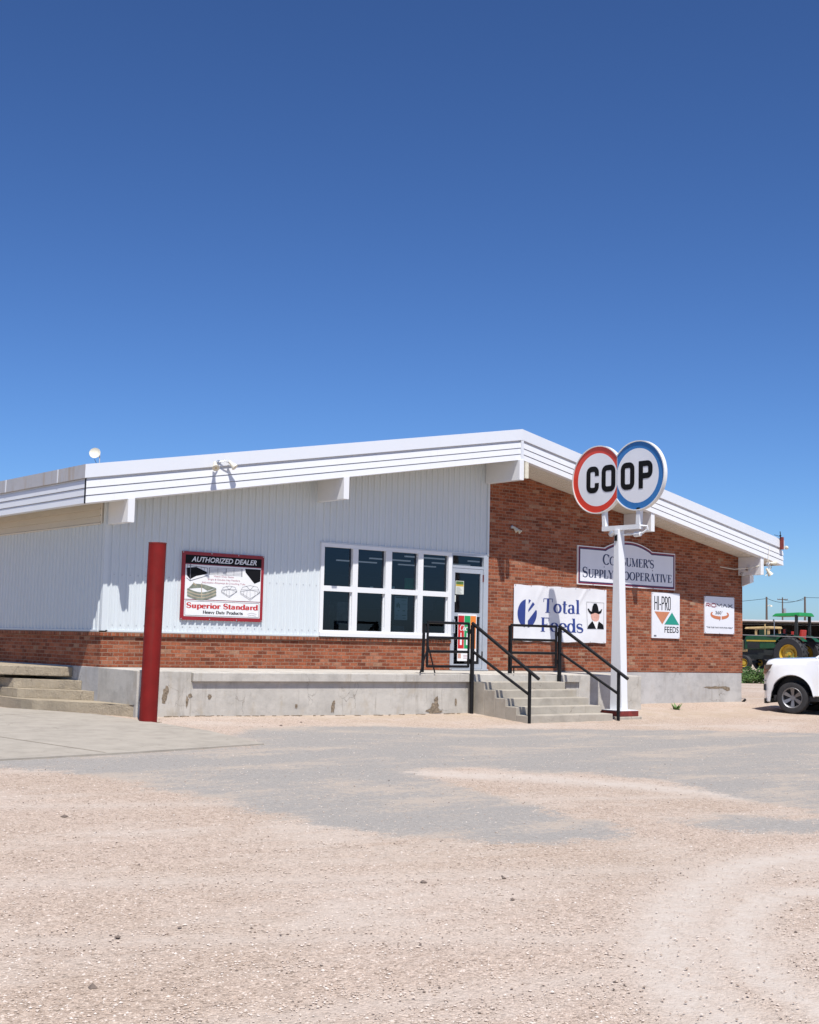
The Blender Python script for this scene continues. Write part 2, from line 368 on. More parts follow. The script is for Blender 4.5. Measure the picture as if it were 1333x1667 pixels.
def ribbon(pts, ws, closed=False):
    kp = [i for i in range(len(pts)) if i == 0 or math.hypot(pts[i][0]-pts[i-1][0], pts[i][1]-pts[i-1][1]) > 1e-7]
    pts = [pts[i] for i in kp]; ws = [ws[i] for i in kp]
    n = len(pts); L = []; R_ = []
    for i in range(n):
        if closed: p, q = pts[i-1 if i else n-2], pts[(i+1) if i < n-1 else 1]
        else: p, q = pts[max(i-1, 0)], pts[min(i+1, n-1)]
        dx, dy = q[0]-p[0], q[1]-p[1]; l = math.hypot(dx, dy) or 1; nx, ny = -dy/l, dx/l
        k_ = 1.0
        if 0 < i < n-1:
            a = (pts[i][0]-pts[i-1][0], pts[i][1]-pts[i-1][1]); la = math.hypot(*a) or 1
            cs = abs((-a[1]/la)*nx + (a[0]/la)*ny); k_ = 1/max(cs, .5)
        w_ = ws[i]/2*k_
        L.append((pts[i][0]+nx*w_, pts[i][1]+ny*w_)); R_.append((pts[i][0]-nx*w_, pts[i][1]-ny*w_))
    return L, R_
TK, TN, XH = .15, .045, .64
def nibw(pts, T, t, mode=None):
    n = len(pts); ws = []
    for i in range(n):
        p, q = pts[max(i-1, 0)], pts[min(i+1, n-1)]; dx, dy = q[0]-p[0], q[1]-p[1]; l = math.hypot(dx, dy) or 1
        if mode == 'k': ws.append(T)
        elif mode == 'n': ws.append(t)
        elif mode == 's': ws.append(t+(T-t)*math.exp(-((i/(n-1)-.5)/.26)**2))
        else: ws.append(t+(T-t)*abs(dy/l)**1.3)
    return ws
def A(*a, m=None): return ('P', arc(*a), m)
def D(x0, y0, x1, y1, m='n'): return ('P', [(x0, y0), (x1, y1)], m)
def V_(x, y0=0, y1=1, m='k'): return ('P', [(x, y0), (x, y1)], m)
def H_(x0, x1, y): return ('P', [(x0, y), (x1, y)], 'n')
def Sf(x, y, w_=.26): return ('S', x, y, w_)
def Scurve(k=1., w_=1.): return ('P', [(x*w_, y*k) for x, y in arc(.33, .745, .235, .235, 25, 262)[:-1] + arc(.33, .26, .26, .245, 85, -155)[1:]], 's')
GL = {
 'C': (.84, [A(.46, .5, .37, .48, 42, 318), D(.77, .68, .77, .97)]), 'O': (.94, [A(.47, .5, .37, .48, 0, 360)]),
 'N': (.92, [V_(.17, m='n'), V_(.76, m='n'), D(.15, .99, .76, .02, 'k'), Sf(.17, 0), Sf(.12, 1), Sf(.76, 1)]),
 'S': (.68, [Scurve(), D(.55, .72, .55, .97), D(.09, .03, .09, .3)]),
 'U': (.88, [V_(.2, .3), A(.46, .3, .26, .27, 180, 360), V_(.72, .3, m='n'), Sf(.2, 1), Sf(.72, 1)]),
 'M': (1.08, [V_(.16, m='n'), D(.16, 1, .5, .04, 'k'), D(.5, .04, .86, 1), V_(.88), Sf(.16, 0), Sf(.14, 1, .2), Sf(.88, 0), Sf(.9, 1, .2)]),
 'E': (.74, [V_(.2), H_(.2, .62, .975), H_(.2, .5, .52), H_(.2, .66, .025), D(.62, .98, .62, .76), D(.66, .02, .66, .27), D(.5, .43, .5, .61), Sf(.18, 1), Sf(.18, 0)]),
 'F': (.70, [V_(.2), H_(.2, .62, .975), H_(.2, .5, .5), D(.62, .98, .62, .74), D(.5, .41, .5, .59), Sf(.18, 1), Sf(.2, 0, .32)]),
 'R': (.84, [V_(.2), H_(.2, .4, .975), A(.4, .75, .22, .225, 90, -90), H_(.2, .4, .525), D(.4, .52, .78, 0, 'k'), Sf(.18, 1), Sf(.2, 0), Sf(.8, 0, .14)]),
 'P': (.72, [V_(.2), H_(.2, .38, .975), A(.38, .73, .23, .245, 90, -90), H_(.2, .38, .485), Sf(.18, 1), Sf(.2, 0, .32)]),
 'L': (.70, [V_(.2), H_(.2, .64, .025), D(.64, .02, .64, .3), Sf(.2, 1), Sf(.18, 0)]),
 'Y': (.84, [D(.1, 1, .42, .48, 'k'), D(.74, 1, .42, .48), V_(.42, 0, .5), Sf(.12, 1), Sf(.74, 1, .22), Sf(.42, 0, .3)]),
 'A': (.86, [D(.42, 1, .12, 0), D(.42, 1, .74, 0, 'k'), H_(.22, .62, .33), Sf(.12, 0, .22), Sf(.74, 0)]),
 'T': (.80, [H_(.08, .72, .975), V_(.4), D(.08, .98, .08, .74), D(.72, .98, .72, .74), Sf(.4, 0, .32)]),
 'I': (.40, [V_(.2), Sf(.2, 0, .3), Sf(.2, 1, .3)]),
 'V': (.84, [D(.1, 1, .42, .02, 'k'), D(.74, 1, .42, .02), Sf(.12, 1), Sf(.74, 1, .22)]),
 'H': (.94, [V_(.2), V_(.74), H_(.2, .74, .5), Sf(.2, 0), Sf(.2, 1), Sf(.74, 0), Sf(.74, 1)]),
 'D': (.90, [V_(.2), H_(.2, .42, .975), H_(.2, .42, .025), A(.42, .5, .36, .475, 90, -90), Sf(.18, 0), Sf(.18, 1)]),
 "'": (.26, [D(.13, 1, .1, .72, 'k')]),
 'o': (.64, [A(.32, .32, .23, .31, 0, 360)]), 'c': (.58, [A(.32, .32, .23, .31, 45, 315), D(.5, .45, .5, .6)]),
 'e': (.62, [A(.32, .32, .23, .31, 8, 318), H_(.1, .54, .36)]),
 't': (.44, [V_(.2, .12, .86), H_(.04, .4, XH), A(.31, .13, .11, .12, 180, 310)]),
 'a': (.62, [V_(.44, .05, .46), A(.28, .46, .16, .16, 0, 165), A(.27, .18, .17, .17, 0, 360), Sf(.5, .02, .16)]),
 'l': (.34, [V_(.17), Sf(.17, 0, .28), Sf(.12, 1, .18)]), 'i': (.34, [V_(.17, 0, XH), Sf(.17, 0, .28), Sf(.12, XH, .18), ('P', [(.17, .82), (.17, .95)], 'k')]),
 'd': (.70, [A(.3, .32, .22, .31, 0, 360), V_(.54, 0, 1), Sf(.6, 0, .18), Sf(.48, 1, .18)]),
 's': (.52, [Scurve(XH, .82), D(.44, .46, .44, .62), D(.07, .02, .07, .2)]),
 'u': (.70, [V_(.19, .16, XH), A(.34, .17, .15, .15, 180, 330), V_(.53, 0, XH), Sf(.13, XH, .16), Sf(.47, XH, .16), Sf(.6, 0, .16)]),
 'n': (.72, [V_(.19, 0, XH), A(.37, .42, .17, .2, 170, 0), V_(.54, 0, .42), Sf(.19, 0), Sf(.54, 0), Sf(.13, XH, .16)]),
 'r': (.52, [V_(.19, 0, XH), A(.36, .42, .17, .2, 170, 60), ('P', [(.43, .5), (.43, .62)], 'k'), Sf(.19, 0, .28), Sf(.13, XH, .16)]),
 'p': (.70, [V_(.19, -.3, XH), A(.4, .32, .22, .31, 0, 360), Sf(.19, -.3), Sf(.13, XH, .16)]),
 'y': (.62, [D(.1, XH, .33, .02, 'k'), D(.54, XH, .2, -.28), Sf(.12, XH, .24), Sf(.54, XH, .18)]),
 'v': (.62, [D(.1, XH, .32, .02, 'k'), D(.54, XH, .32, .02), Sf(.12, XH, .24), Sf(.54, XH, .18)]),
}
def serif(text, x0, x1, z0, z1, mapf, T=.15, t=.045, small=None, track=0, shear=0, mb=None):
    """z0 = baseline, z1 = cap height; small = scale of capitals after the first of each word"""
    items = []; x = 0
    for wi, wd in enumerate(text.split(' ')):
        if wi: x += .38
        for i, ch in enumerate(wd):
            sc = small if (small and i > 0) else 1
            items.append((ch, x, sc)); x += GL[ch][0]*sc + track
    tot = x; h = z1-z0; sx = (x1-x0)/tot; mb = mb or MB(); k_ = 0
    for ch, ox, sc in items:
        for pr in GL[ch][1]:
            k_ += 1; lv = (k_ % 9)*.00022
            if pr[0] == 'S':
                _, cx, cy, w_ = pr; cy = cy - t/2 if cy > .5 else cy + t/2
                pts = [(cx-w_/2, cy), (cx+w_/2, cy)]; ws = [t, t]
            else: pts = pr[1]; ws = nibw(pts, T, t, pr[2])
            closed = len(pts) > 4 and abs(pts[0][0]-pts[-1][0]) < 1e-6 and abs(pts[0][1]-pts[-1][1]) < 1e-6
            L, R_ = ribbon(pts, ws, closed)
            def mp(q): return mapf(x0+(ox+(q[0]+q[1]*shear)*sc)*sx, z0+q[1]*sc*h, lv)
            n = len(L); mb.add([mp(q) for q in L]+[mp(q) for q in R_], [(i, i+1, n+i+1, n+i) for i in range(n-1)])
    return mb
def facade(y):     # text plane on a wall facing the camera side: (u, z, lift)
    return lambda u, z, l: (u, y-l, z)
def stroke_text(mb, strokes, mapf, w_):
    for i, (pts, cl) in enumerate(strokes):
        L, R_ = ribbon(pts, [w_]*len(pts), cl); n = len(L); lv = (i % 7)*.0003
        mb.add([mapf(q[0], q[1], lv) for q in L]+[mapf(q[0], q[1], lv) for q in R_], [(j, j+1, n+j+1, n+j) for j in range(n-1)])

# ------------------------------------------------------------------ ground
def interp(x, xs, ys):
    if x <= xs[0]: return ys[0]
    for i in range(1, len(xs)):
        if x <= xs[i]: return ys[i-1]+(ys[i]-ys[i-1])*(x-xs[i-1])/(xs[i]-xs[i-1])
    return ys[-1]
def g(x, y):
    a = interp(y, [-14, -7, -1, 8, 60, 400], [0, .13, .27, .27, .55, .7])
    b = interp(y, [-14, -6, -3, -1.4, 8, 60, 400], [0, .06, .10, .21, .25, .55, .7])
    c = interp(y, [-14, -6, -2.6, 0, 8, 60, 400], [0, .06, .10, .235, .25, .55, .7])
    return interp(x, [1, 5, 11, 15], [a, b, b, c])
ASP = [(-4.48, -6.11), (-4.47, -6.8), (-3.92, -7.91), (-3.72, -9.49), (-3.74, -11.6), (-3.48, -12.44), (-3.1, -12.84), (-2.63, -13.27), (-1.94, -13.5), (-1.37, -12.78), (-1.29, -12.09), (-0.98, -10.82), (-0.71, -9.62), (-0.63, -9.04), (-0.14, -8.72), (0.51, -8.98), (0.89, -9.54), (1.67, -10.19), (1.76, -11.04), (1.41, -12.15), (1.08, -13.36), (1.5, -14.03), (6, -14), (14, -9), (11.23, -6.48), (9.45, -5.33), (6.44, -4.0), (3.69, -3.15), (0.89, -3.5), (-0.3, -4.8), (-0.51, -5.96)]
ASP2 = [(-0.73, -13.02), (0.19, -12.93), (0.52, -13.52), (1.5, -14.03), (0.33, -14.28), (-0.57, -13.64)]
def sdist(poly, x, y):
    d = 1e9; ins = False; n = len(poly)
    for i in range(n):
        x1, y1 = poly[i]; x2, y2 = poly[(i+1) % n]
        if (y1 > y) != (y2 > y) and x < (x2-x1)*(y-y1)/(y2-y1)+x1: ins = not ins
        dx, dy = x2-x1, y2-y1; t = max(0, min(1, ((x-x1)*dx+(y-y1)*dy)/(dx*dx+dy*dy+1e-12)))
        d = min(d, math.hypot(x-x1-t*dx, y-y1-t*dy))
    return d if ins else -d
TR1 = [(.6, -14.9), (-1.06, -14.78), (-1.95, -14.74), (-2.97, -15.14), (-3.78, -15.59), (-4.44, -16.07), (-5.05, -16.63), (-5.4, -17.06), (-5.7, -17.8)]
TR2 = [(-1.0, -15.9), (-2.47, -15.71), (-2.71, -15.56), (-3.32, -15.78), (-3.91, -16.13), (-4.42, -16.59), (-4.74, -16.99), (-5.1, -17.7)]
def pdist(P_, x, y):
    d = 1e9
    for (x1, y1), (x2, y2) in zip(P_[:-1], P_[1:]):
        dx, dy = x2-x1, y2-y1; t = max(0, min(1, ((x-x1)*dx+(y-y1)*dy)/(dx*dx+dy*dy+1e-12))); d = min(d, math.hypot(x-x1-t*dx, y-y1-t*dy))
    return d
TRS = [([(x_, -8.6-.30*x_) for x_ in range(-6, 9)], .22), ([(x_, -11.6-.35*x_) for x_ in range(-8, 6)], .2), ([(x_, -17.2-.15*x_) for x_ in range(-9, 2)], .18), ([(-8, -12.2), (-5, -13.6), (-1, -15.2), (3, -16)], .22), ([(-9, -13.2), (-6, -15.0), (-3, -17)], .2), (TR1, .30), (TR2, .22), ([(-.4, -9.1), (.5, -10.0), (1.15, -11.0), (1.5, -12.2)], .42)]
def track(x, y):
    v_ = 0
    for i, (P_, w_) in enumerate(TRS):
        d = pdist(P_, x, y)
        if d < w_*2.2: v_ = max(v_, (1 if i >= 5 else .55)*math.exp(-(d/w_)**2))
    return v_
def axis(lo, hi, st, far):
    a = []; x = lo
    while x < hi: a.append(x); x += st
    o = st; x = hi
    while x < far: a.append(x); o *= 1.35; x += o
    a.append(far); o = st; x = lo
    while x > -far: o *= 1.35; x -= o; a.insert(0, max(x, -far))
    return a
gx = axis(-12, 16, .13, 3000); gy = axis(-20.5, 1, .13, 3000)
me = bpy.data.meshes.new('gravel_ground'); vs = []; asph = []; sand = []; trk = []
rnd = random.Random(3)
for yy in gy:
    for xx in gx:
        jit = (rnd.random()-.5)*.009 if (-12 < xx < 16 and -22 < yy < 1) else 0
        vs.append((xx, yy, g(xx, yy)+jit))
        if -13 < xx < 17 and -22 < yy < 1:
            d = max(sdist(ASP, xx, yy), sdist(ASP2, xx, yy)); asph.append(max(0, min(1, .5+d/.9)))
        else: asph.append(0)
        tk_ = track(xx, yy) if (-10 < xx < 9 and -19 < yy < -6) else 0; trk.append(tk_); vs[-1] = (xx, yy, vs[-1][2]-.010*tk_)
        sd_ = max(0, 1-abs(yy+1.6 + (.8 if xx > 10 else 0))/1.7) if xx > 3 else max(0, 1-abs(yy+1.2)/.8)
        sand.append(sd_ if -1 < xx < 30 else 0)
nx = len(gx)
me.from_pydata(vs, [], [(j*nx+i, j*nx+i+1, (j+1)*nx+i+1, (j+1)*nx+i) for j in range(len(gy)-1) for i in range(nx-1)])
for nm, dat in (('asphalt', asph), ('sand', sand), ('track', trk)):
    a_ = me.attributes.new(nm, 'FLOAT', 'POINT'); a_.data.foreach_set('value', dat)
for p in me.polygons: p.use_smooth = True
me.materials.append(M['ground']); go = bpy.data.objects.new('gravel_ground', me); C.objects.link(go); tag(go, kind='structure')

# loose stones: denser near the camera, one mass of gravel
vs = []; fs = []; tint = []
base = [(1, 0, 0), (-1, 0, 0), (0, 1, 0), (0, -1, 0), (0, 0, 1), (0, 0, -1)]
ofs = [(0, 2, 4), (2, 1, 4), (1, 3, 4), (3, 0, 4), (2, 0, 5), (1, 2, 5), (3, 1, 5), (0, 3, 5)]
def stone(x, y, r, tn):
    o = len(vs); a = rnd.random()*6.28; ca, sa_ = math.cos(a), math.sin(a); z = g(x, y)+r*.15
    for b_ in base:
        q = [b_[0]*(.7+.6*rnd.random()), b_[1]*(.5+.6*rnd.random()), b_[2]*(.35+.4*rnd.random())]
        vs.append((x+r*(q[0]*ca-q[1]*sa_), y+r*(q[0]*sa_+q[1]*ca), z+r*q[2])); tint.append(tn)
    fs.extend([tuple(i+o for i in f) for f in ofs])
SLAB = [(-4.9, -6.44), (-2.7, -6.2), (-0.42, -5.82), (-0.19, -4.0), (-0.28, -2.64), (-0.5, -0.73), (-1.0, 0.9)]
cnt = 0
while cnt < 70000:
    d = 4.2+26*rnd.random()**2.0; th = YAW+(rnd.random()-.5)*.72
    x, y = CAM.x+d*math.sin(th), CAM.y+d*math.cos(th)
    if y > -.02 or (y > -1.5 and 0 < x < 12.4) or (y > -3.05 and 7.1 < x < 9.7): continue
    if x < 0 and (y > -6 and sdist(SLAB+[(-8, 3), (-9, -6)], x, y) > 0): continue
    ia = sdist(ASP, x, y) > 0 or sdist(ASP2, x, y) > 0
    if ia and rnd.random() < .72: continue
    if track(x, y) > .45 and rnd.random() < .75: continue
    r = .0028+.0085*rnd.random()**2.6
    if rnd.random() < .005: r *= 1.7
    stone(x, y, r, rnd.betavariate(3.2, 2.2) if rnd.random() > .07 else rnd.random()*.3); cnt += 1
mbt = 0
for (x, y, r) in ((-4.5, -14.05, .03), (-3.93, -14.22, .025), (-7.46, -15.26, .03), (-5.38, -10.42, .035), (-6.9, -14.4, .02), (-4.4, -14.8, .022), (1.6, -3.2, .03), (2.4, -2.6, .035)): stone(x, y, r, .05)
me = bpy.data.meshes.new('loose_gravel'); me.from_pydata(vs, [], fs)
a_ = me.attributes.new('tint', 'FLOAT', 'POINT'); a_.data.foreach_set('value', tint)
me.materials.append(M['stone']); o = bpy.data.objects.new('loose_gravel', me); C.objects.link(o)
tag(o, 'small pale pink and tan stones scattered over the parking lot', 'gravel', kind='stuff')

# concrete drive apron at the left
def clip_slab():
    poly = SLAB+[(-1.6, 2.6), (-9.5, 5.0), (-11, -7.3)]
    mb = MB(); top = [(x, y, g(x, y)+.022) for x, y in poly]
    bm = bmesh.new(); vv = [bm.verts.new(p) for p in top]; f = bm.faces.new(vv)
    yb = [-6, -4.5, -3, -1.0, 1]
    for q in (-7, -1):
        bmesh.ops.bisect_plane(bm, geom=bm.verts[:]+bm.edges[:]+bm.faces[:], plane_co=(0, q, 0), plane_no=(0, 1, 0))
    for vt in bm.verts: vt.co.z = g(vt.co.x, vt.co.y)+.022
    r = bmesh.ops.extrude_face_region(bm, geom=bm.faces[:])
    for e in r['geom']:
        if isinstance(e, bmesh.types.BMVert): e.co.z -= .2
    mb.v = [tuple(q.co) for q in bm.verts]; bm.verts.index_update(); mb.f = [tuple(q.index for q in f.verts) for f in bm.faces]; bm.free(); return mb
o = clip_slab().build('concrete_apron', M['slab'], None); tag(o, kind='structure')
mb = MB()
for (a_, b_) in (((-.95, -.4), (-5.5, -1.9)), ((-2.9, -6.15), (-3.9, -1.4))):
    a_ = Vector(a_); b_ = Vector(b_); n = 12; d = (b_-a_).normalized(); nn = Vector((-d.y, d.x))*.008
    for i in range(n):
        p = a_+(b_-a_)*i/n; q = a_+(b_-a_)*(i+1)/n
        mb.face([(p.x-nn.x, p.y-nn.y, g(p.x, p.y)+.0265), (q.x-nn.x, q.y-nn.y, g(q.x, q.y)+.0265), (q.x+nn.x, q.y+nn.y, g(q.x, q.y)+.0265), (p.x+nn.x, p.y+nn.y, g(p.x, p.y)+.0265)])
o = mb.build('concrete_joint', M['spall']); tag(o, kind='structure')

def crumble(path, wd, name, seed):
    r = random.Random(seed); mb = MB()
    for (x1, y1), (x2, y2) in zip(path[:-1], path[1:]):
        n = max(2, int(math.hypot(x2-x1, y2-y1)/.07))
        for i in range(n):
            if r.random() < .62: continue
            t = (i+r.random())/n; x = x1+(x2-x1)*t+r.gauss(0, wd); y = y1+(y2-y1)*t+r.gauss(0, wd); a_ = math.atan2(y2-y1, x2-x1)+r.gauss(0, .35); L_ = .02+.05*r.random(); q = .003+.007*r.random()
            dx, dy = math.cos(a_), math.sin(a_); z = g(x, y)+.006+r.random()*.004
            mb.hexa([(x-dx*L_+dy*q*k1, y-dy*L_-dx*q*k1, z+zz) if e < 0 else (x+dx*L_+dy*q*k1, y+dy*L_-dx*q*k1, z+zz) for zz in (-.02, .006) for e, k1 in ((-1, -1), (1, -1), (1, 1), (-1, 1))])
    o = mb.build(name, M['spall']); tag(o, kind='structure')
crumble([(.2, -1.48), (3, -1.5), (7, -1.5)], .02, 'platform_foot_dirt', 3)
# ------------------------------------------------------------------ the store building
XR = 17.842; XK = 8.931; OL = .778; OE = .722; OR = 1.038; ZR = 6.0975; ZE = 4.3898; TH = .654; YB = 17.0; XE = 18.65
SL = (ZR-ZE)/(XK+OL)
def zs(x): return ZR-TH-SL*abs(x-XK)           # soffit height
def zbrick(x): return 1.033-.0037*x            # bottom of the brickwork
store = empty('store_building', (0, 0, .2), 'low gabled farm store with white metal siding, red brick walls and a white lapped eave', 'building')
ST = store
# ribbed siding: front and left side
def ribs(mb, x0, x1, zb, zt, fn, pitch=.1524, ph=0.):
    xs = [x0]; x = x0+ph
    prof = []
    n = int((x1-x0)/pitch)
    prof.append((x0, 0))
    for i in range(n):
        c_ = x0+pitch*(i+.5)
        if c_+.03 > x1: break
        prof += [(c_-.026, 0), (c_-.013, .022), (c_+.013, .022), (c_+.026, 0)]
        c2 = c_+pitch/2
        if c2 + .02 < x1: prof += [(c2-.012, 0), (c2-.006, .005), (c2+.006, .005), (c2+.012, 0)]
    prof.append((x1, 0)); vv = []
    for (x, o_) in prof: vv += [fn(x, o_, zb(x)), fn(x, o_, zt(x))]
    mb.add(vv, [(2*i, 2*i+2, 2*i+3, 2*i+1) for i in range(len(prof)-1)])
ZS = 1.663; WX0, WX1, WZ0, WZ1 = 4.52, 7.885, 1.665, 3.455
mb = MB()
fn = lambda x, o_, z: (x, -.012-o_, z)
ribs(mb, .05, WX0, lambda x: ZS, lambda x: zs(x)+.02, fn)
ribs(mb, WX0, XK-.04, lambda x: WZ1+.02, lambda x: zs(x)+.02, fn)
ribs(mb, .05, 15.8, lambda y: ZS, lambda y: 3.52, lambda y, o_, z: (-.012-o_, y, z))
mb.build('ribbed_siding', M['siding'], ST)
mb = MB()
mb.box(-.03, .05, -.032, -.0, ZS-.012, zs(0)); mb.box(-.032, -.001, 0., .05, ZS-.012, zs(0))      # corner trim
mb.box(XK-.045, XK+.005, -.05, .02, WZ1-.02, zs(XK)-.0); mb.box(.09, WX0, -.040, 0, ZS-.03, ZS+.002); mb.box(-.040, 0, .09, 15.8, ZS-.03, ZS+.002)
mb.box(WX0, XK-.045, -.045, 0, WZ1+.002, WZ1+.022)
split(mb, 'corner_trim', M['siding'], ST)
fs = MB()
for i in range(58):
    x = .05+.1524*(i+.5)+.055
    if x > WX0-.03: zz_ = (3.60,)
    else: zz_ = (ZS+.09, 2.62)
    if x > XK-.1: break
    for z_ in zz_: fs.lathe([(0, .008), (.009, .006), (.011, 0)], (x, -.0125, z_), (0, -1, 0), 6)
o = fs.build('siding_fastener', M['galv'], ST); o['kind'] = 'stuff'
# brickwork
mb = MB()
def slabq(x0, x1, y0, y1, zb, zt): mb.hexa([(x0, y0, zb(x0)), (x1, y0, zb(x1)), (x1, y1, zb(x1)), (x0, y1, zb(x0)), (x0, y0, zt(x0)), (x1, y0, zt(x1)), (x1, y1, zt(x1)), (x0, y1, zt(x0))])
slabq(-.02, 7.9, -.02, .2, zbrick, lambda x: 1.562)
mb.box(-.02, .2, .2, YB, .985, 1.562)
mb.prism([(XK+.005, -.012, zbrick(9)), (XR, -.012, zbrick(XR)), (XR, -.012, zs(XR)+.03), (XK+.005, -.012, zs(XK)+.03)], (0, .26, 0))
mb.box(XR-.2, XR, .25, YB, .5, zs(XR)+.03)
mb.prism([(0, YB-.3, .5), (XR, YB-.3, .5), (XR, YB-.3, zs(XR)), (XK, YB-.3, zs(XK)), (0, YB-.3, zs(0))], (0, .2, 0))
mb.build('brick_wall', M['brick'], ST)
mb = MB(); mb.box(-.055, 7.9, -.055, .1, 1.564, ZS-.034); mb.box(-.055, .1, .1, YB, 1.564, ZS-.034)
mb.build('rowlock_course', M['rowlock'], ST)
# foundation
mb = MB()
mb.hexa([(-.03, -.005, -.1), (XR-.03, -.005, -.1), (XR-.03, YB, -.1), (-.03, YB, -.1), (-.03, -.005, 1.028), (XR-.03, -.005, .964), (XR-.03, YB, .964), (-.03, YB, .98)])
mb.build('foundation', M['concrete_grey'], ST, bevel=.008)
# frieze and soffit
mb = MB(); z0 = 3.52; h_ = (zs(0)-.0-z0)/3
for i in range(3):
    za, zb_ = z0+i*h_, z0+(i+1)*h_
    mb.face([(-.060, .14, za), (-.060, 15.8, za), (-.020, 15.8, zb_), (-.020, .14, zb_)]); mb.face([(-.060, .14, za), (-.060, 15.8, za), (-.02, 15.8, za+.001), (-.02, .14, za+.001)])
mb.box(-.05, -.0, .09, .14, z0-.02, zs(0))
mb.box(-.055, 0, .14, 15.8, z0-.03, z0-.006)
mb.build('frieze_board', M['frieze'], ST)
mb = MB(); e = .03
nseg = 1
fl = [(-OL+e, -OE+e), (XK, -OR+e), (XE-e, -OE+e)]
for sx_ in (0, 1):
    a_, b_ = fl[sx_], fl[sx_+1]
    mb.face([(a_[0], a_[1], zs(a_[0])+.012), (b_[0], b_[1], zs(b_[0])+.012), (b_[0], YB, zs(b_[0])+.012), (a_[0], YB, zs(a_[0])+.012)])
mb.build('soffit', M['soffit'], ST)
mb = MB()                                       # soffit panel joints as thin battens
for i in range(1, 7):
    y_ = -.03-i*.115
    for (xa, xb) in ((0.1, XK), (XK+.002, 17.9)):
        mb.hexa([(xa, y_-.004, zs(xa)+.004), (xb, y_-.004, zs(xb)+.004), (xb, y_+.004, zs(xb)+.004), (xa, y_+.004, zs(xa)+.004), (xa, y_-.004, zs(xa)+.02), (xb, y_-.004, zs(xb)+.02), (xb, y_+.004, zs(xb)+.02), (xa, y_+.004, zs(xa)+.02)])
split(mb, 'soffit_batten', M['frieze'], ST)
# roof sheet
mb = MB(); zt = lambda x: ZR-SL*abs(x-XK)-.03
for sx_ in (0, 1):
    a_, b_ = fl[sx_], fl[sx_+1]
    mb.face([(a_[0], a_[1], zt(a_[0])), (b_[0], b_[1], zt(b_[0])), (b_[0], YB, zt(b_[0])), (a_[0], YB, zt(a_[0]))])
mb.build('roof', M['roofing'], ST)
# fascia (laps) and cap flashing, mitred round the corners
cor = [(-OL, YB, ZE), (-OL, -OE, ZE), (XK, -OR, ZR), (XE, -OE, ZE), (XE, YB, ZE)]
def nrm(a_, b_): d = Vector((b_[0]-a_[0], b_[1]-a_[1])).normalized(); return Vector((d.y, -d.x))
offs = []
for i in range(5):
    ns = []
    if i > 0: ns.append(nrm(cor[i-1], cor[i]))
    if i < 4: ns.append(nrm(cor[i], cor[i+1]))
    m_ = ns[0] if len(ns) == 1 else (ns[0]+ns[1])/(1+ns[0].dot(ns[1])); offs.append(m_)
def run(i, prof, mb):
    vv = []
    for k_ in (i, i+1):
        c_ = cor[k_]
        for (o_, dz) in prof: vv.append((c_[0]+offs[k_].x*o_, c_[1]+offs[k_].y*o_, c_[2]+dz))
    n = len(prof); mb.add(vv, [(j, j+1, n+j+1, n+j) for j in range(n-1)])
laps = [(-.050, -.238)]; z = -.268; lh = (.654-.268)/3
for i in range(3): laps += [(-.050, z), (-.050, z-.007), (-.024, z-.010), (-.013, z-lh+.003), (-.050, z-lh)]; z -= lh
laps += [(-.14, -.654)]
cap = [(-.35, -.012), (-.02, .0), (0, -.004), (.004, -.232), (-.003, -.238), (-.06, -.238)]
mb = MB()
for i in range(4): run(i, laps, mb)
mb.build('fascia', M['fascia'], ST)
mb = MB()
for i in (1, 2, 3): run(i, cap, mb)
mb.build('cap_flashing', M['cap'], ST)
mb = MB(); run(0, cap, mb); o = mb.build('cap_flashing', M['cap_rust'], ST); o['label'] = 'grey weathered cap flashing with brown streaks'
mb = MB()                                       # joint covers and drips
for (x, d_) in ((XK, 0),): mb.box(x-.035, x+.035, -OR-.006, -OR+.05, ZR-TH-.01, ZR-.245)
for y_ in (.35, 2.6, 4.9): mb.box(-OL-.009, -OL+.02, y_-.02, y_+.02, ZE-.235, ZE-.004)
split(mb, 'joint_cover', M['cap'], ST)
MB().box(-OL+.012, -OL+.03, -OE+.006, -OE+.03, ZE-TH-.004, ZE-.24).build('corner_seam', M['black'], ST)
# outrigger beams
for (x, d_, zb_) in ((.006, .765, 3.478), (4.4, .90, 4.236), (8.83, 1.07, 5.006), (13.27, .86, 4.24), (17.66, .715, 3.452)):
    mb = MB(); x1 = x+.125; y1 = -d_
    zt_ = lambda q: zs(q)+.008
    mb.hexa([(x, y1, zb_), (x1, y1, zb_), (x1, -.02, zb_), (x, -.02, zb_), (x, y1, zt_(x)), (x1, y1, zt_(x1)), (x1, -.02, zt_(x1)), (x, -.02, zt_(x))])
    mb.build('eave_beam', M['trim'], ST, bevel=.006)
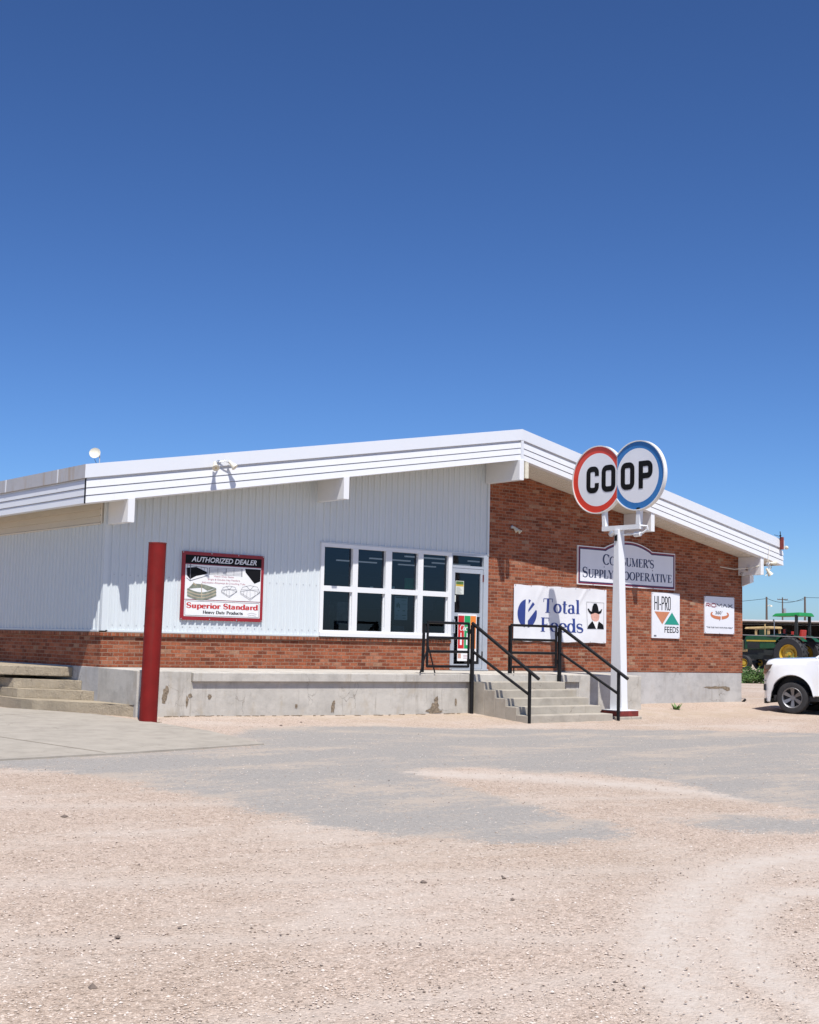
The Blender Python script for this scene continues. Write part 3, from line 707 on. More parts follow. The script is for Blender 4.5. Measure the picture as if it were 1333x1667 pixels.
# window
win = MB(); 
win.box(WX0, WX1, -.085, .0, WZ0-.022, WZ0+.055)                         # sill
win.box(WX0, WX1, -.05, .06, WZ1-.075, WZ1-.001)
for xa, xb in ((WX0, 4.60), (5.29, 5.42), (6.115, 6.272), (6.963, 7.10), (7.787, WX1)): win.box(xa, xb, -.055, .06, WZ0+.055, WZ1-.075)
wo = win.build('window', M['trim'], ST)
px = [(4.60, 5.29), (5.42, 6.115), (6.272, 6.963), (7.10, 7.787)]
mb = MB()
for xa, xb in px:
    mb.box(xa, xb, -.06, .05, 2.52, 2.625)
    mb.box(xa, xb, -.025, .03, WZ0+.055, WZ0+.10); mb.box(xa, xa+.02, -.02, .03, WZ0+.10, 2.52); mb.box(xb-.02, xb, -.02, .03, WZ0+.10, 2.52)
mb.build('sash', M['trim'], wo)
for xa, xb in px:
    for za, zb_ in ((WZ0+.10, 2.52), (2.625, WZ1-.075)):
        MB().face([(xa, .012, za), (xb, .012, za), (xb, .012, zb_), (xa, .012, zb_)]).build('pane', M['glass'], wo, recalc=False)
# door bay
mb = MB()
DX0, DX1 = 7.90, 8.915
mb.box(DX0-.012, DX0+.012, -.045, .06, 1.02, WZ1); mb.box(8.79, DX1+.01, -.05, .06, 1.015, WZ1); mb.box(DX0+.012, 8.79, -.045, .06, 3.405, WZ1)
mb.box(DX0+.012, 8.79, -.04, .06, 3.145, 3.20); mb.box(DX0, 8.93, -.09, .12, 1.0, 1.03)
fo = mb.build('door_frame', M['alu'], ST)
MB().face([(DX0, .012, 3.20), (8.79, .012, 3.20), (8.79, .012, 3.405), (DX0, .012, 3.405)]).build('transom_pane', M['glass'], fo, recalc=False)
mb = MB()
for b_ in ((7.918, 7.99, 1.035, 3.14), (8.715, 8.785, 1.035, 3.14), (7.99, 8.715, 3.045, 3.14), (7.99, 8.715, 2.13, 2.205), (7.99, 8.715, 1.035, 1.13)): mb.box(b_[0], b_[1], -.035, .015, b_[2], b_[3])
do = mb.build('door', M['alu'], ST, bevel=.004)
MB().face([(7.99, -.008, 2.205), (8.715, -.008, 2.205), (8.715, -.008, 3.045), (7.99, -.008, 3.045)]).build('pane', M['glass'], do, recalc=False)
MB().face([(7.99, -.008, 1.13), (8.715, -.008, 1.13), (8.715, -.008, 2.13), (7.99, -.008, 2.13)]).build('pane', M['glass'], do, recalc=False)
MB().tube([(7.955, -.035, 1.78), (7.955, -.09, 1.78), (7.955, -.09, 2.05), (7.955, -.035, 2.05)], .012, 8).build('handle', M['galv'], do)
mb = MB().box(8.775, 8.80, -.05, -.02, 2.88, 3.03); mb.build('hinge', M['maroon'], do)
MB().box(8.775, 8.80, -.05, -.02, 1.25, 1.40).build('hinge', M['black'], do)
# dim shop interior behind the glass
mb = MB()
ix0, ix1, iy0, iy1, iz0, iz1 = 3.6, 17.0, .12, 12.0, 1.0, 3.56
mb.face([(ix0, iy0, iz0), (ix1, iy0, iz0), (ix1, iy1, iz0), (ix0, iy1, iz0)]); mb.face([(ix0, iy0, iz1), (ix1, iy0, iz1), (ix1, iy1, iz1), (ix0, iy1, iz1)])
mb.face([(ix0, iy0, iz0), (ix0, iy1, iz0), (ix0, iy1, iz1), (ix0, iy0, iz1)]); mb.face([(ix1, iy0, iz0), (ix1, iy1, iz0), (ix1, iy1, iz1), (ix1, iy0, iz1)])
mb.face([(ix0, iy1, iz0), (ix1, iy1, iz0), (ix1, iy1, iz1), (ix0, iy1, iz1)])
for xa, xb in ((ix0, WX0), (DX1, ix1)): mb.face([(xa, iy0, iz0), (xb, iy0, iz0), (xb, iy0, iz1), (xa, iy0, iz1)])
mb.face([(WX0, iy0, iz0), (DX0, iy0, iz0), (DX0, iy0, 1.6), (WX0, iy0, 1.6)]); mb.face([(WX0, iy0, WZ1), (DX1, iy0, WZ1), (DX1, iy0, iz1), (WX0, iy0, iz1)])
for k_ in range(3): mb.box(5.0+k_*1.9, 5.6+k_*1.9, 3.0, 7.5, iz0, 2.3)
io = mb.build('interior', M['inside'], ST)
mb = MB()
for xx in (8.3, 10.2): 
    for yy in (2.0, 3.3, 4.6): mb.box(xx, xx+1.2, yy, yy+.06, iz1-.10, iz1-.07)
split(mb, 'strip_light', M['strip'], io)

rg = random.Random(9)
for i in range(26):
    x = 5.0+rg.random()*8; y = 1.2+rg.random()*4; z = 1.0+rg.choice((0, .5, .9, 1.3)); h_ = .2+rg.random()*.4
    MB().box(x, x+.3+.5*rg.random(), y, y+.3, z, z+h_).build('shelf_goods', M[rg.choice(('wood', 'shed', 'greytext', 'tub', 'navy', 'papergreen', 'tubtan'))], io)
# damage patches
def ragged(mb, cx, cz, y, rx, rz, n=16, seed=0, back=.0):
    r = random.Random(seed); pts = []
    for i in range(n):
        a_ = 2*math.pi*i/n; k_ = .6+.5*r.random(); pts.append((cx+rx*k_*math.cos(a_), y, cz+rz*k_*math.sin(a_)))
    mb.face(pts)
# ------------------------------------------------------------------ raised platform
plat = empty('loading_platform', (4, -.7, .2), 'long raised concrete platform with a stained overhanging lip below the windows', 'platform')
YP = -1.42
mb = MB()
zf = lambda x: interp(x, [0, .95, 7.2, 12.31], [1.012, .985, .952, .935])
mb.hexa([(-.035, YP, -.1), (.97, YP, -.1), (.97, -.008, -.1), (-.035, -.008, -.1), (-.035, YP, 1.012), (.97, YP, 1.0), (.97, -.008, 1.024), (-.035, -.008, 1.026)])
mb.hexa([(.972, YP, -.1), (10.3, YP, -.1), (10.3, -.008, -.1), (.972, -.008, -.1), (.972, YP, .84), (10.3, YP, .80), (10.3, -.008, .80), (.972, -.008, .84)])
mb.hexa([(10.302, YP, -.1), (12.31, YP, -.1), (12.31, -.008, -.1), (10.302, -.008, -.1), (10.302, YP, .955), (12.31, YP, .93), (12.31, -.008, .965), (10.302, -.008, .975)])
mb.build('platform_wall', M['concrete'], plat, bevel=.012)
mb = MB()
mb.hexa([(.972, YP-.065, .835), (10.30, YP-.065, .80), (10.30, -.01, .80), (.972, -.01, .84), (.972, YP-.065, .983), (10.30, YP-.065, .953), (10.30, -.01, .985), (.972, -.01, 1.024)])
mb.build('platform_lip', M['concrete'], plat, bevel=.012)
mb = MB()
for i, (cx, cz, rx, rz) in enumerate(((.50, .66, .055, .11), (.47, .56, .05, .10), (.95, .60, .05, .045), (.90, .50, .03, .12), (1.33, .58, .05, .05), (3.9, .36, .05, .10),
        (3.92, .45, .03, .05), (3.1, .40, .03, .05), (6.35, .44, .06, .13), (6.32, .33, .12, .11), (6.3, .26, .2, .06), (6.85, .43, .035, .08), (.06, .56, .05, .10), (9.9, .55, .02, .2))):
    ragged(mb, cx, cz, YP-.004-.0004*i, rx, rz, 18, i+5)
split(mb, 'broken_patch', M['spall'], plat)
mb = MB(); ragged(mb, 16.8, .60, -.009, .55, .035, 26, 3); ragged(mb, 17.2, .57, -.0095, .18, .06, 20, 4); ragged(mb, 12.6, .55, -.0092, .15, .02, 14, 9)
split(mb, 'cracked_patch', M['spall'], ST)

# ------------------------------------------------------------------ front steps
fs_ = empty('front_steps', (8.4, -2.3, .1), 'five grey concrete steps climbing from the lot to the platform by the shop door', 'steps')
SX0, SX1 = 7.27, 9.52
for i in range(5):
    zt_ = .965-.145*(i+1); y1 = YP-.07-.30*(i+1)
    MB().hexa([(SX0, y1, -.1), (SX1+.03*i, y1, -.1), (SX1+.03*i, (YP-.002) if i == 0 else y1+.297, -.1), (SX0, (YP-.002) if i == 0 else y1+.297, -.1),
               (SX0, y1, zt_), (SX1+.03*i, y1, zt_), (SX1+.03*i, (YP-.002) if i == 0 else y1+.297, zt_+.004), (SX0, (YP-.002) if i == 0 else y1+.297, zt_+.004)]).build('step', M['step'], fs_, bevel=.012)

# ------------------------------------------------------------------ handrails with gates
def rail(x0, x1, zpost0, gx_, label, gl_, glab):
    """x0 = post at the platform, x1 = post at the foot"""
    r = empty('handrail', (x0, -1.5, zpost0), label, 'handrail', 'black pipe handrails flanking the front steps')
    r_ = .033; yt, yf = -1.53, -3.0; dx = (x1-x0)
    MB().tube([(x0, yt, zpost0), (x0, yt, 1.93)], .042, 12).build('post', M['black'], r, True)
    MB().tube([(x1, yf, .05), (x1, yf, 1.07)], r_, 12).build('post', M['black'], r, True)
    MB().tube([(x0, yt+.01, 1.965), (x1+dx*.15, yf-.22, .935)], .034, 12).build('top_rail', M['black'], r, True)
    MB().tube([(x0, yt, 1.42), (x1, yf, .63)], .028, 12).build('lower_rail', M['black'], r, True)
    gt = MB(); xa, xb = gx_, x0-.075; yb_ = yt+.03
    for z_ in (1.955, 1.665, 1.40, 1.115): gt.tube([(xa, yb_, z_), (xb, yb_, z_)], .026, 8)
    gt.tube([(xa, yb_, 1.10), (xa, yb_, 1.955)], .024, 8); gt.tube([(xb, yb_, 1.10), (xb, yb_, 1.955)], .024, 8)
    go_ = gt.build('gate', M['black'], r, True)
    hb = MB()
    for z_ in (1.80, 1.22): hb.box(x0-.095, x0-.03, yb_-.02, yb_+.02, z_-.045, z_+.045)
    split(hb, 'hinge', M['black'], go_)
    return r, xa, yb_
r1, xa, yb_ = rail(7.17, 7.31, .2, 6.04, 'left black pipe handrail with gate bars crossing the last window and the door', 0, '')
mb = MB(); mb.tube([(xa-.03, yb_+.1, 1.0), (xa-.01, yb_+.1, 1.93)], .03, 8); mb.tube([(xa-.17, yb_, .99), (xa, yb_, 1.45)], .014, 8); mb.tube([(xa+.2, yb_, .99), (xa+.02, yb_, 1.5)], .014, 8)
split(mb, 'gate_stand', M['black'], r1, smooth=True)
r2, xa, yb_ = rail(9.61, 9.79, .80, 8.24, 'right black pipe handrail beside the white sign pole, gate crossing the feed banner', 0, '')
mb = MB(); mb.box(xa-.03, xa+.06, yb_+.02, yb_+.05, .985, 1.95); mb.tube([(xa+.09, yb_, .99), (xa+.09, yb_, 1.12)], .014, 8)
split(mb, 'gate_stand', M['black'], r2)

# ------------------------------------------------------------------ side steps at the left wall
ss = empty('side_steps', (-.6, .8, .25), 'old broken tan concrete steps with a thick landing at the shaded left wall', 'steps')
def tread(R_, L_, zt_, zb_, back, nm='step', seed=1):
    r = random.Random(seed); n = 9; top = []; d = Vector(L_)-Vector(R_)
    for i in range(n+1):
        p = Vector(R_)+d*i/n; top.append((p.x+(r.random()-.5)*.025, p.y+(r.random()-.5)*.025))
    top += [(L_[0]-.02+(r.random()-.5)*.04, L_[1]+.35), (L_[0]+.0, back), (-.032, back)]
    if R_[0] < -.03: top.append((-.032, R_[1]+.0))
    return MB().prism([(x, y, zb_) for x, y in top], (0, 0, zt_-zb_)).build(nm, M['old_step'], ss, bevel=.016)
tread((-.036, -1.36), (-.93, .59), .455, -.05, 3.0, seed=2)
tread((-.036, .12), (-.85, 1.42), .612, .456, 3.2, seed=3)
tread((-.036, .62), (-.78, 1.81), .775, .613, 3.6, seed=4)
tread((-.25, 1.0), (-1.1, 2.25), 1.0, .835, 14, 'landing', seed=5)
MB().box(-1.0, -.04, 2.5, 14, .3, .83).build('landing_base', M['old_step'], ss)

# ------------------------------------------------------------------ red post
rp = empty('red_post', (-.2, -2.25, .2), 'thick rust red steel post standing alone at the left corner of the platform', 'post')
MB().tube([(-.285, -2.30, .0), (-.240, -2.30, 3.035)], .139, 40).build('pipe', M['redpost'], rp, True)
MB().lathe([(.139, 0), (.142, .004), (.142, .02), (.0, .021)], (-.240, -2.30, 3.027), (0, 0, 1), 40).build('cap', M['maroon'], rp, True)
mb = MB()
for i in range(30):
    a_ = 2*math.pi*i/30; r_ = .16+.05*rnd.random(); mb.box(-.285+r_*math.cos(a_)-.02, -.285+r_*math.cos(a_)+.03*rnd.random(), -2.3+r_*math.sin(a_)-.02, -2.3+r_*math.sin(a_)+.02, .1, .222+.025*rnd.random())
split(mb, 'rubble_collar', M['spall'], rp)

# ------------------------------------------------------------------ pole sign
X0 = 10.25; SY = -2.60
ps = empty('pole_sign', (X0, SY, .1), 'white pole sign of two joined circles, one ringed red and one blue, above the steps', 'sign')
px0 = X0-.09; hw = .0925
mb = MB(); dt, db = .075, .16
mb.hexa([(X0-hw, SY-db, .29), (X0+hw, SY-db, .29), (X0+hw, SY+db, .29), (X0-hw, SY+db, .29), (X0-hw, SY-dt+.04, 3.97), (X0+hw, SY-dt+.04, 3.97), (X0+hw, SY+dt, 3.97), (X0-hw, SY+dt, 3.97)])
mb.build('pole', M['polewhite'], ps, bevel=.006)
mb = MB(); mb.box(X0-.27, X0+.30, SY-.27, SY+.24, .165, .275); mb.build('base_block', M['maroon'], ps, bevel=.012)
mb = MB(); mb.box(X0-.265, X0+.295, SY-.265, SY+.235, .2755, .29); mb.build('base_plate', M['polewhite'], ps)
mb = MB(); mb.box(X0-.33, X0+.36, SY-.31, SY+.30, -.05, .164); mb.build('footing', M['step'], ps, bevel=.015)
# bracket
mb = MB(); mb.box(X0-.05, X0+.05, -3.17, -2.14, 3.965, 4.06)
for (ya, yb_) in ((-2.15, -2.235), (-3.16, -3.065)):
    s_ = 1 if ya > -2.6 else -1
    mb.hexa([(X0-.05, min(ya, yb_), 4.061), (X0+.05, min(ya, yb_), 4.061), (X0+.05, max(ya, yb_), 4.061), (X0-.05, max(ya, yb_), 4.061),
             (X0-.05, min(ya, yb_)+.02*s_, 4.40), (X0+.05, min(ya, yb_)+.02*s_, 4.40), (X0+.05, max(ya, yb_)+.02*s_, 4.40), (X0-.05, max(ya, yb_)+.02*s_, 4.40)])
mb.build('bracket', M['polewhite'], ps)
# sign cabinet: two circles
CR, CB_, CZ, RR = -2.01, -3.105, 5.062, .722
xf = X0-.05; xbk = X0+.012
half = (CR-CB_)/2; zc = math.sqrt(RR**2-half**2)
def outline(r, n=44):
    zi = math.sqrt(max(0, r*r-half*half)); a_ = math.atan2(zi, half); pts = []
    # circle CR (y larger = left in view), then circle CB_
    for i in range(n+1):
        t = (math.pi-a_)*(1-2*i/n); pts.append((CR+r*math.cos(t), CZ+r*math.sin(t)))        # from join top round the +y side to join bottom
    for i in range(1, n):
        t = -a_+ (-(2*math.pi-2*a_))*i/n; pts.append((CB_+r*math.cos(t), CZ+r*math.sin(t)))
    return pts
oo = outline(RR); oi_ = outline(RR-.022); n = len(oo)
mb = MB(); vv = []
for (x, ring) in ((xf-.020, oi_), (xf-.020, oo), (xbk+.014, oo), (xbk+.014, oi_)): vv += [(x, y, z) for y, z in ring]
mb.add(vv, [(k_*n+i, k_*n+(i+1) % n, (k_+1)*n+(i+1) % n, (k_+1)*n+i) for k_ in range(3) for i in range(n)])
mb.add([(xf-.020, y, z) for y, z in oi_]+[(xf, y, z) for y, z in oi_], [(i, (i+1) % n, n+(i+1) % n, n+i) for i in range(n)])
mb.add([(xbk+.014, y, z) for y, z in oi_]+[(xbk, y, z) for y, z in oi_], [(i, (i+1) % n, n+(i+1) % n, n+i) for i in range(n)])
mb.build('sign_rim', M['signrim'], ps, True, ang=50)
ym = (CR+CB_)/2
for side, xx in ((-1, xf), (1, xbk)):
    for cen, sg, mt in ((CR, 1, 'signred'), (CB_, -1, 'signblue')):
        ro, ri = RR-.0225, RR-.16
        def halfpts(r, n_=60):
            a_ = math.acos(min(1, half/r)); return [(cen+sg*(-math.cos(a_+(2*math.pi-2*a_)*i/n_))*r, CZ+math.sin(a_+(2*math.pi-2*a_)*i/n_)*r) for i in range(n_+1)]
        po, pi_ = halfpts(ro), halfpts(ri); n = len(po)
        po[0] = (ym, po[0][1]); po[-1] = (ym, po[-1][1]); pi_[0] = (ym, pi_[0][1]); pi_[-1] = (ym, pi_[-1][1])
        mb = MB().add([(xx, y, z) for y, z in po]+[(xx, y, z) for y, z in pi_], [(i, i+1, n+i+1, n+i) for i in range(n-1)])
        mb.build('ring_band', M[mt], ps)
        MB().face([(xx, y, z) for y, z in pi_]).build('sign_panel', M['signface'], ps)
    mb = MB(); mb.box(xx-.004 if side < 0 else xx, xx if side < 0 else xx+.004, ym-.006, ym+.006, CZ-zc+.035, CZ+zc-.035); mb.build('panel_seam', M['galv'], ps)
def rr_pts(x0, x1, z0, z1, c_, gap=None):
    p = []
    for (cx, cz, a0) in ((x1-c_, z1-c_, 0), (x0+c_, z1-c_, 90), (x0+c_, z0+c_, 180), (x1-c_, z0+c_, 270)):
        p += arc(cx, cz, c_, c_, a0, a0+90, 5)
    return p
for side, xx, mp in ((-1, xf-.005, lambda y, z, l: (xf-.005-l, y, z)), (1, xbk+.005, lambda y, z, l: (xbk+.005+l, 2*ym-y, z))):
    W_ = .115; hz0, hz1 = 4.772+W_/2, 5.338-W_/2
    L = []
    def lt(a_, b_): return a_-W_/2, b_+W_/2      # y from left (large) to right (small)
    # u = -y  (reads left to right when seen from -x)
    mu = lambda u, z, l: mp(-u+.062, z+.012, l)
    st = []
    c_ = .085
    u0, u1 = 1.757+W_/2, 2.113-W_/2              # C
    pc = [(u1, 5.13)] + [(u1, hz1-c_)] + arc(u1-c_, hz1-c_, c_, c_, 0, 90, 5) + arc(u0+c_, hz1-c_, c_, c_, 90, 180, 5) + arc(u0+c_, hz0+c_, c_, c_, 180, 270, 5) + arc(u1-c_, hz0+c_, c_, c_, 270, 360, 5) + [(u1, 4.98)]
    st.append((pc, False))
    for a_, b_ in ((2.19, 2.575), (2.722, 3.092)):
        q = rr_pts(a_+W_/2, b_-W_/2, hz0, hz1, c_); st.append((q+[q[0]], True))
    u0, u1 = 3.205+W_/2, 3.572-W_/2              # P
    st.append(([(u0, 4.772), (u0, 5.338)], False))
    st.append(([(u0+W_/2-.02, hz1)] + arc(u1-c_, hz1-c_, c_, c_, 90, 0, 5) + arc(u1-c_, 5.03+c_, c_, c_, 0, -90, 5) + [(u0+W_/2-.02, 5.03)], False))
    mb = MB(); stroke_text(mb, st, mu, W_); mb.build('lettering', M['ink'], ps)
# lamp and conduit on the pole head
mb = MB(); mb.tube([(X0-.09, SY+.02, 3.87), (X0-.17, SY+.02, 3.87)], .03, 10); mb.lathe([(.0, -.02), (.045, -.01), (.06, .04), (.055, .09), (.0, .12)], (X0-.20, SY+.02, 3.92), (-.2, .5, -.8), 14)
mb.build('pole_lamp', M['galv'], ps, True)
MB().box(X0-.115, X0-.085, SY-.01, SY+.05, 3.74, 3.87).build('lamp_bracket', M['black'], ps)
mb = MB(); mb.tube([(X0+.02, SY-.08, 3.87), (X0+.02, -3.0, 3.87), (X0+.02, -3.2, 3.885), (X0+.05, -3.30, 3.95), (X0+.04, -3.30, 4.02), (X0+.0, -3.17, 4.03)], .022, 10)
mb.lathe([(0, 0), (.05, .0), (.055, .05), (.05, .16), (.0, .17)], (X0+.02, -2.98, 3.86), (0, -1, .05), 14)
mb.build('conduit', M['polewhite'], ps, True)

# ------------------------------------------------------------------ wall signs
def board(root, name, x0, x1, z0, z1, y0, y1, mat): return MB().box(x0, x1, y0, y1, z0, z1).build(name, mat, root)
def bolts(root, pts, y, r=.012, mat='galv'):
    mb = MB()
    for (x, z) in pts: mb.lathe([(0, .007), (r*.7, .006), (r, 0)], (x, y, z), (0, -1, 0), 8)
    split(mb, 'screw', M[mat], root)
# dealer sign on siding
sg = empty('dealer_sign', (2.34, -.05, 1.88), 'crimson framed dealer sign with pictures of gates and feeders on the white siding', 'sign')
y_ = -.058
board(sg, 'frame', 1.475, 3.21, 1.878, 3.107, -.035, y_, M['crimson'])
def Lq(x0, x1, z0, z1, y): return MB().face([(x0, y, z0), (x1, y, z0), (x1, y, z1), (x0, y, z1)])
Lq(1.54, 3.152, 1.945, 3.046, y_-.0015).build('maroon_ground', M['maroonband'], sg)
Lq(1.54, 3.152, 2.893, 3.046, y_-.003).build('title_band', M['ink'], sg)
Lq(1.545, 3.148, 2.252, 2.876, y_-.003).build('picture_panel', M['white'], sg)
Lq(1.545, 3.148, 1.945, 2.238, y_-.003).build('name_panel', M['white'], sg)
mb = MB()
for a_ in ((1.562, 3.13, 1.958, 1.964), (1.562, 3.13, 2.216, 2.222), (1.562, 1.568, 1.964, 2.216), (3.124, 3.13, 1.964, 2.216)): mb.face([(a_[0], y_-.0045, a_[2]), (a_[1], y_-.0045, a_[2]), (a_[1], y_-.0045, a_[3]), (a_[0], y_-.0045, a_[3])])
mb.build('name_border', M['ink'], sg)
sans('AUTHORIZED DEALER', 1.66, 3.045, 2.925, 3.02, facade(y_-.005), .25, .02).build('title_lettering', M['white'], sg)
serif('Superior Standard', 1.59, 3.105, 2.095, 2.19, facade(y_-.005), .25, .10).build('name_lettering', M['redtext'], sg)
serif('Heavy Duty Products', 1.93, 2.775, 2.0, 2.055, facade(y_-.005), .24, .08).build('subtitle_lettering', M['ink'], sg)
for tx_ in (('Heavy Duty Gates', 2.14, 2.56, 2.66, 2.70), ('Single & Double Hay Feeders', 2.01, 2.69, 2.60, 2.64), ('Adjustable Alleyways & Crowding Tubs', 1.89, 2.81, 2.54, 2.58)): sans(*tx_, facade(y_-.006)).build('product_lettering', M['pinktext'], sg)
def T3(u, v_):       # picture measurements to sign plane
    vt = 128+(u-128)*.0738; vb = 1005+(u-103)*.0382; b_ = (v_-vt)/(vb-vt); ul = 128-25*b_; ur = 1172-22*b_
    return (1.467+(u-ul)/(ur-ul)*1.745, 3.107-b_*1.229)
def poly3(pts, lv=.005): 
    return [(T3(u, v_)[0], y_-lv, T3(u, v_)[1]) for u, v_ in pts]
lvl = [0]
def line3(mb, pts, w_=.006):
    q = [T3(u, v_) for u, v_ in pts]; L, R_ = ribbon(q, [w_]*len(q)); n = len(L); lvl[0] = (lvl[0]+1) % 12; yy = y_-.0055-lvl[0]*.00015
    mb.add([(a_[0], yy, a_[1]) for a_ in L]+[(a_[0], yy, a_[1]) for a_ in R_], [(i, i+1, n+i+1, n+i) for i in range(n-1)])
mb = MB(); mb.face(poly3([(180, 345), (300, 335), (432, 400), (432, 425), (300, 450), (225, 490), (185, 440)])); mb.face(poly3([(920, 362), (1125, 375), (1118, 525), (1042, 555), (925, 410)], .0052))
split(mb, 'gate_picture', M['ink'], sg)
mb = MB()
for p_, w_ in (([(230, 300), (225, 515)], .014), ([(180, 305), (235, 318), (440, 350)], .008), ([(440, 350), (440, 425)], .008), ([(180, 470), (225, 510), (440, 445)], .008), ([(190, 310), (188, 440)], .006), ([(300, 318), (300, 345)], .006), ([(360, 330), (360, 365)], .006), ([(400, 340), (400, 380)], .006),
    ([(462, 345), (460, 435)], .012), ([(878, 365), (876, 465)], .016), ([(675, 355), (673, 440)], .01), ([(570, 345), (568, 432)], .006), ([(775, 358), (773, 445)], .006)): line3(mb, p_, w_)
for k_ in range(6): line3(mb, [(462, 345+k_*17), (878, 368+k_*17)], .0045)
# wire feeders
for (cx, cy, s_, asp_) in ((715, 650, 1., 1.), (985, 665, 1.28, 1.05)):
    def q(a_, b_): return (cx+a_*100*s_, cy+b_*82*s_)
    for pts in ([q(-1, -.1), q(-.75, -.65), q(0, -.85), q(.75, -.65), q(1, 0), q(0, .95), q(-1, .15), q(-1, -.1)], [q(-1, -.1), q(0, -.3), q(1, 0)], [q(0, -.3), q(0, .95)], [q(-.9, -.35), q(0, -.3), q(.9, -.3)], [q(-1, .0), q(0, .75), q(1, .1)],
                [q(-.6, -.2), q(-.7, .35)], [q(.5, -.1), q(.5, .5)], [q(-.3, -.25), q(-.35, .6)], [q(.75, -.05), q(.75, .3)], [q(-.4, -.8), q(0, -.3), q(.4, -.78)]): line3(mb, pts, .0045)
mb.build('gate_drawing', M['greytext'], sg)
mb = MB()
for k_, (r_, mt) in enumerate(((0, 'tub'), (1, 'tubtan'), (2, 'tub'), (3, 'tubtan'), (4, 'tub'))):
    pts = [(190+360*i/16, 615+k_*20+55*math.sin(math.pi*i/16)) for i in range(17)]
    m2 = MB(); line3(m2, pts, .03 if mt == 'tub' else .018); m2.build('tub_picture', M[mt], sg)
mb = MB(); mb.face(poly3([(262, 545), (400, 560), (545, 605), (440, 640), (375, 600), (200, 612)], .0048)); mb.build('tub_picture', M['tub'], sg)
mb = MB(); line3(mb, [(368, 545), (366, 735)], .016); line3(mb, [(262, 540), (300, 570)], .03); mb.build('tub_picture', M['tubtan'], sg)
mb = MB(); line3(mb, [(950, 942), (1005, 928), (1070, 945)], .004); line3(mb, [(960, 965), (1010, 955), (1065, 970)], .004); mb.build('small_emblem', M['greytext'], sg)
bolts(sg, [(1.495, 3.09), (2.08, 3.09), (2.65, 3.09), (3.19, 3.09), (1.495, 1.897), (2.08, 1.897), (2.65, 1.897), (3.19, 1.897)], y_-.002)

# cooperative name board
sg = empty('name_board', (13.4, -.03, 2.96), 'arched grey white name board with maroon and navy border high on the brick wall', 'sign')
def arch(off):
    x0, x1, z0, z1 = 11.69+off, 15.125-off, 2.962+off, 3.853-off
    p = [(x0, z0), (x1, z0), (x1, z1)]
    c0, c1 = 12.60, 14.27; R_ = []
    top = 4.045-off
    e0, e1 = c0+off*.35, c1-off*.35
    mid = (c0+c1)/2; hw_ = (e1-e0)/2
    for i in range(25):
        t = i/24; x = e1-(e1-e0)*t; s_ = (x-mid)/hw_
        zz = z1+(top-z1)*(math.cos(math.pi*s_*.5)**.8 if abs(s_) < 1 else 0)*1.0
        p.append((x, zz))
    p.append((x0, z1)); return p
for nm, off, yy, mt in (('border_edge', 0, -.045, 'white'), ('border_maroon', .022, -.047, 'maroonband'), ('border_navy', .052, -.0485, 'navyband'), ('panel', .078, -.050, 'signface')):
    if nm == 'border_edge': MB().prism([(x, -.014, z) for x, z in arch(off)], (0, yy+.014, 0)).build(nm, M[mt], sg)
    else: MB().face([(x, yy, z) for x, z in arch(off)]).build(nm, M[mt], sg)
mb = serif("CONSUMER'S", 12.52, 14.33, 3.455, 3.70, facade(-.052), .20, .06, small=.82)
serif("SUPPLY COOPERATIVE", 11.84, 15.0, 3.135, 3.37, facade(-.052), .20, .06, small=.82, mb=mb)
mb.build('lettering', M['navy'], sg)
bolts(sg, [(12.57, 3.40), (14.28, 3.40), (12.2, 2.975), (13.0, 2.975), (14.3, 2.975)], -.052, .014, 'greytext')

# feed banner (vinyl, slightly wavy)
sg = empty('feed_banner', (11.17, -.03, 1.64), 'white vinyl banner with blue serif words and a portrait in a cowboy hat on brick', 'banner')
def wav(x, z): 
    e = max(0, min(1, (x-9.69)/.3, (12.65-x)/.3))
    return .010*math.sin(3.1*x+2*z)*e + .012*math.sin(1.7*x-4*z+1)*e + .010*math.exp(-((x-10.55-(2.87-z)*-.5)/.06)**2)*max(0, min(1, (z-2.3)/.4)) + .012*math.exp(-((x-12.0+(2.87-z)*.75)/.05)**2)*max(0, min(1, (z-2.1)/.5))
mb = MB(); NX, NZ = 90, 40; vv = []
for j in range(NZ+1):
    for i in range(NX+1):
        x = 9.69+2.965*i/NX; z = 1.64+1.232*j/NZ; z += .006*math.sin(i/NX*5*math.pi*2)*(1 if j in (0, NZ) else 0); vv.append((x, -.052-wav(x, z), z))
mb.add(vv, [(j*(NX+1)+i, j*(NX+1)+i+1, (j+1)*(NX+1)+i+1, (j+1)*(NX+1)+i) for j in range(NZ) for i in range(NX)])
mb.build('vinyl_sheet', M['banner'], sg, True)
fb = lambda u, z, l: (u, -.0565-wav(u, z)-l, z)
def dens(pts, n_=10):
    o = []
    for i in range(len(pts)):
        a_, b_ = pts[i], pts[(i+1) % len(pts)]; o += [(a_[0]+(b_[0]-a_[0])*j/n_, a_[1]+(b_[1]-a_[1])*j/n_) for j in range(n_)]
    return o
mb = serif('Total', 10.56, 11.78, 2.285, 2.60, fb, .17, .04); serif('Feeds', 10.52, 11.86, 1.863, 2.175, fb, .17, .04, mb=mb)
mb.build('lettering', M['bluetext'], sg)
def T2_(u, v_):    # banner picture -> plane
    return (9.69+(u-105)/(1215-105)*2.96, 2.872-(v_-(155+(u-105)*.063))/((850+(u-105)*.02)-(155+(u-105)*.063))*1.23)
ecx, ecz, erx, erz = 10.103, 2.25, .302, .312
def el(t): return (ecx+erx*math.cos(math.radians(t)), ecz+erz*math.sin(math.radians(t)))
xa_ = 10.045; ta = math.degrees(math.acos((xa_-ecx)/erx))
P1 = [el(ta+(360-2*ta)*i/30) for i in range(31)]
xb_ = 10.135; tb_ = math.degrees(math.acos((xb_-ecx)/erx))
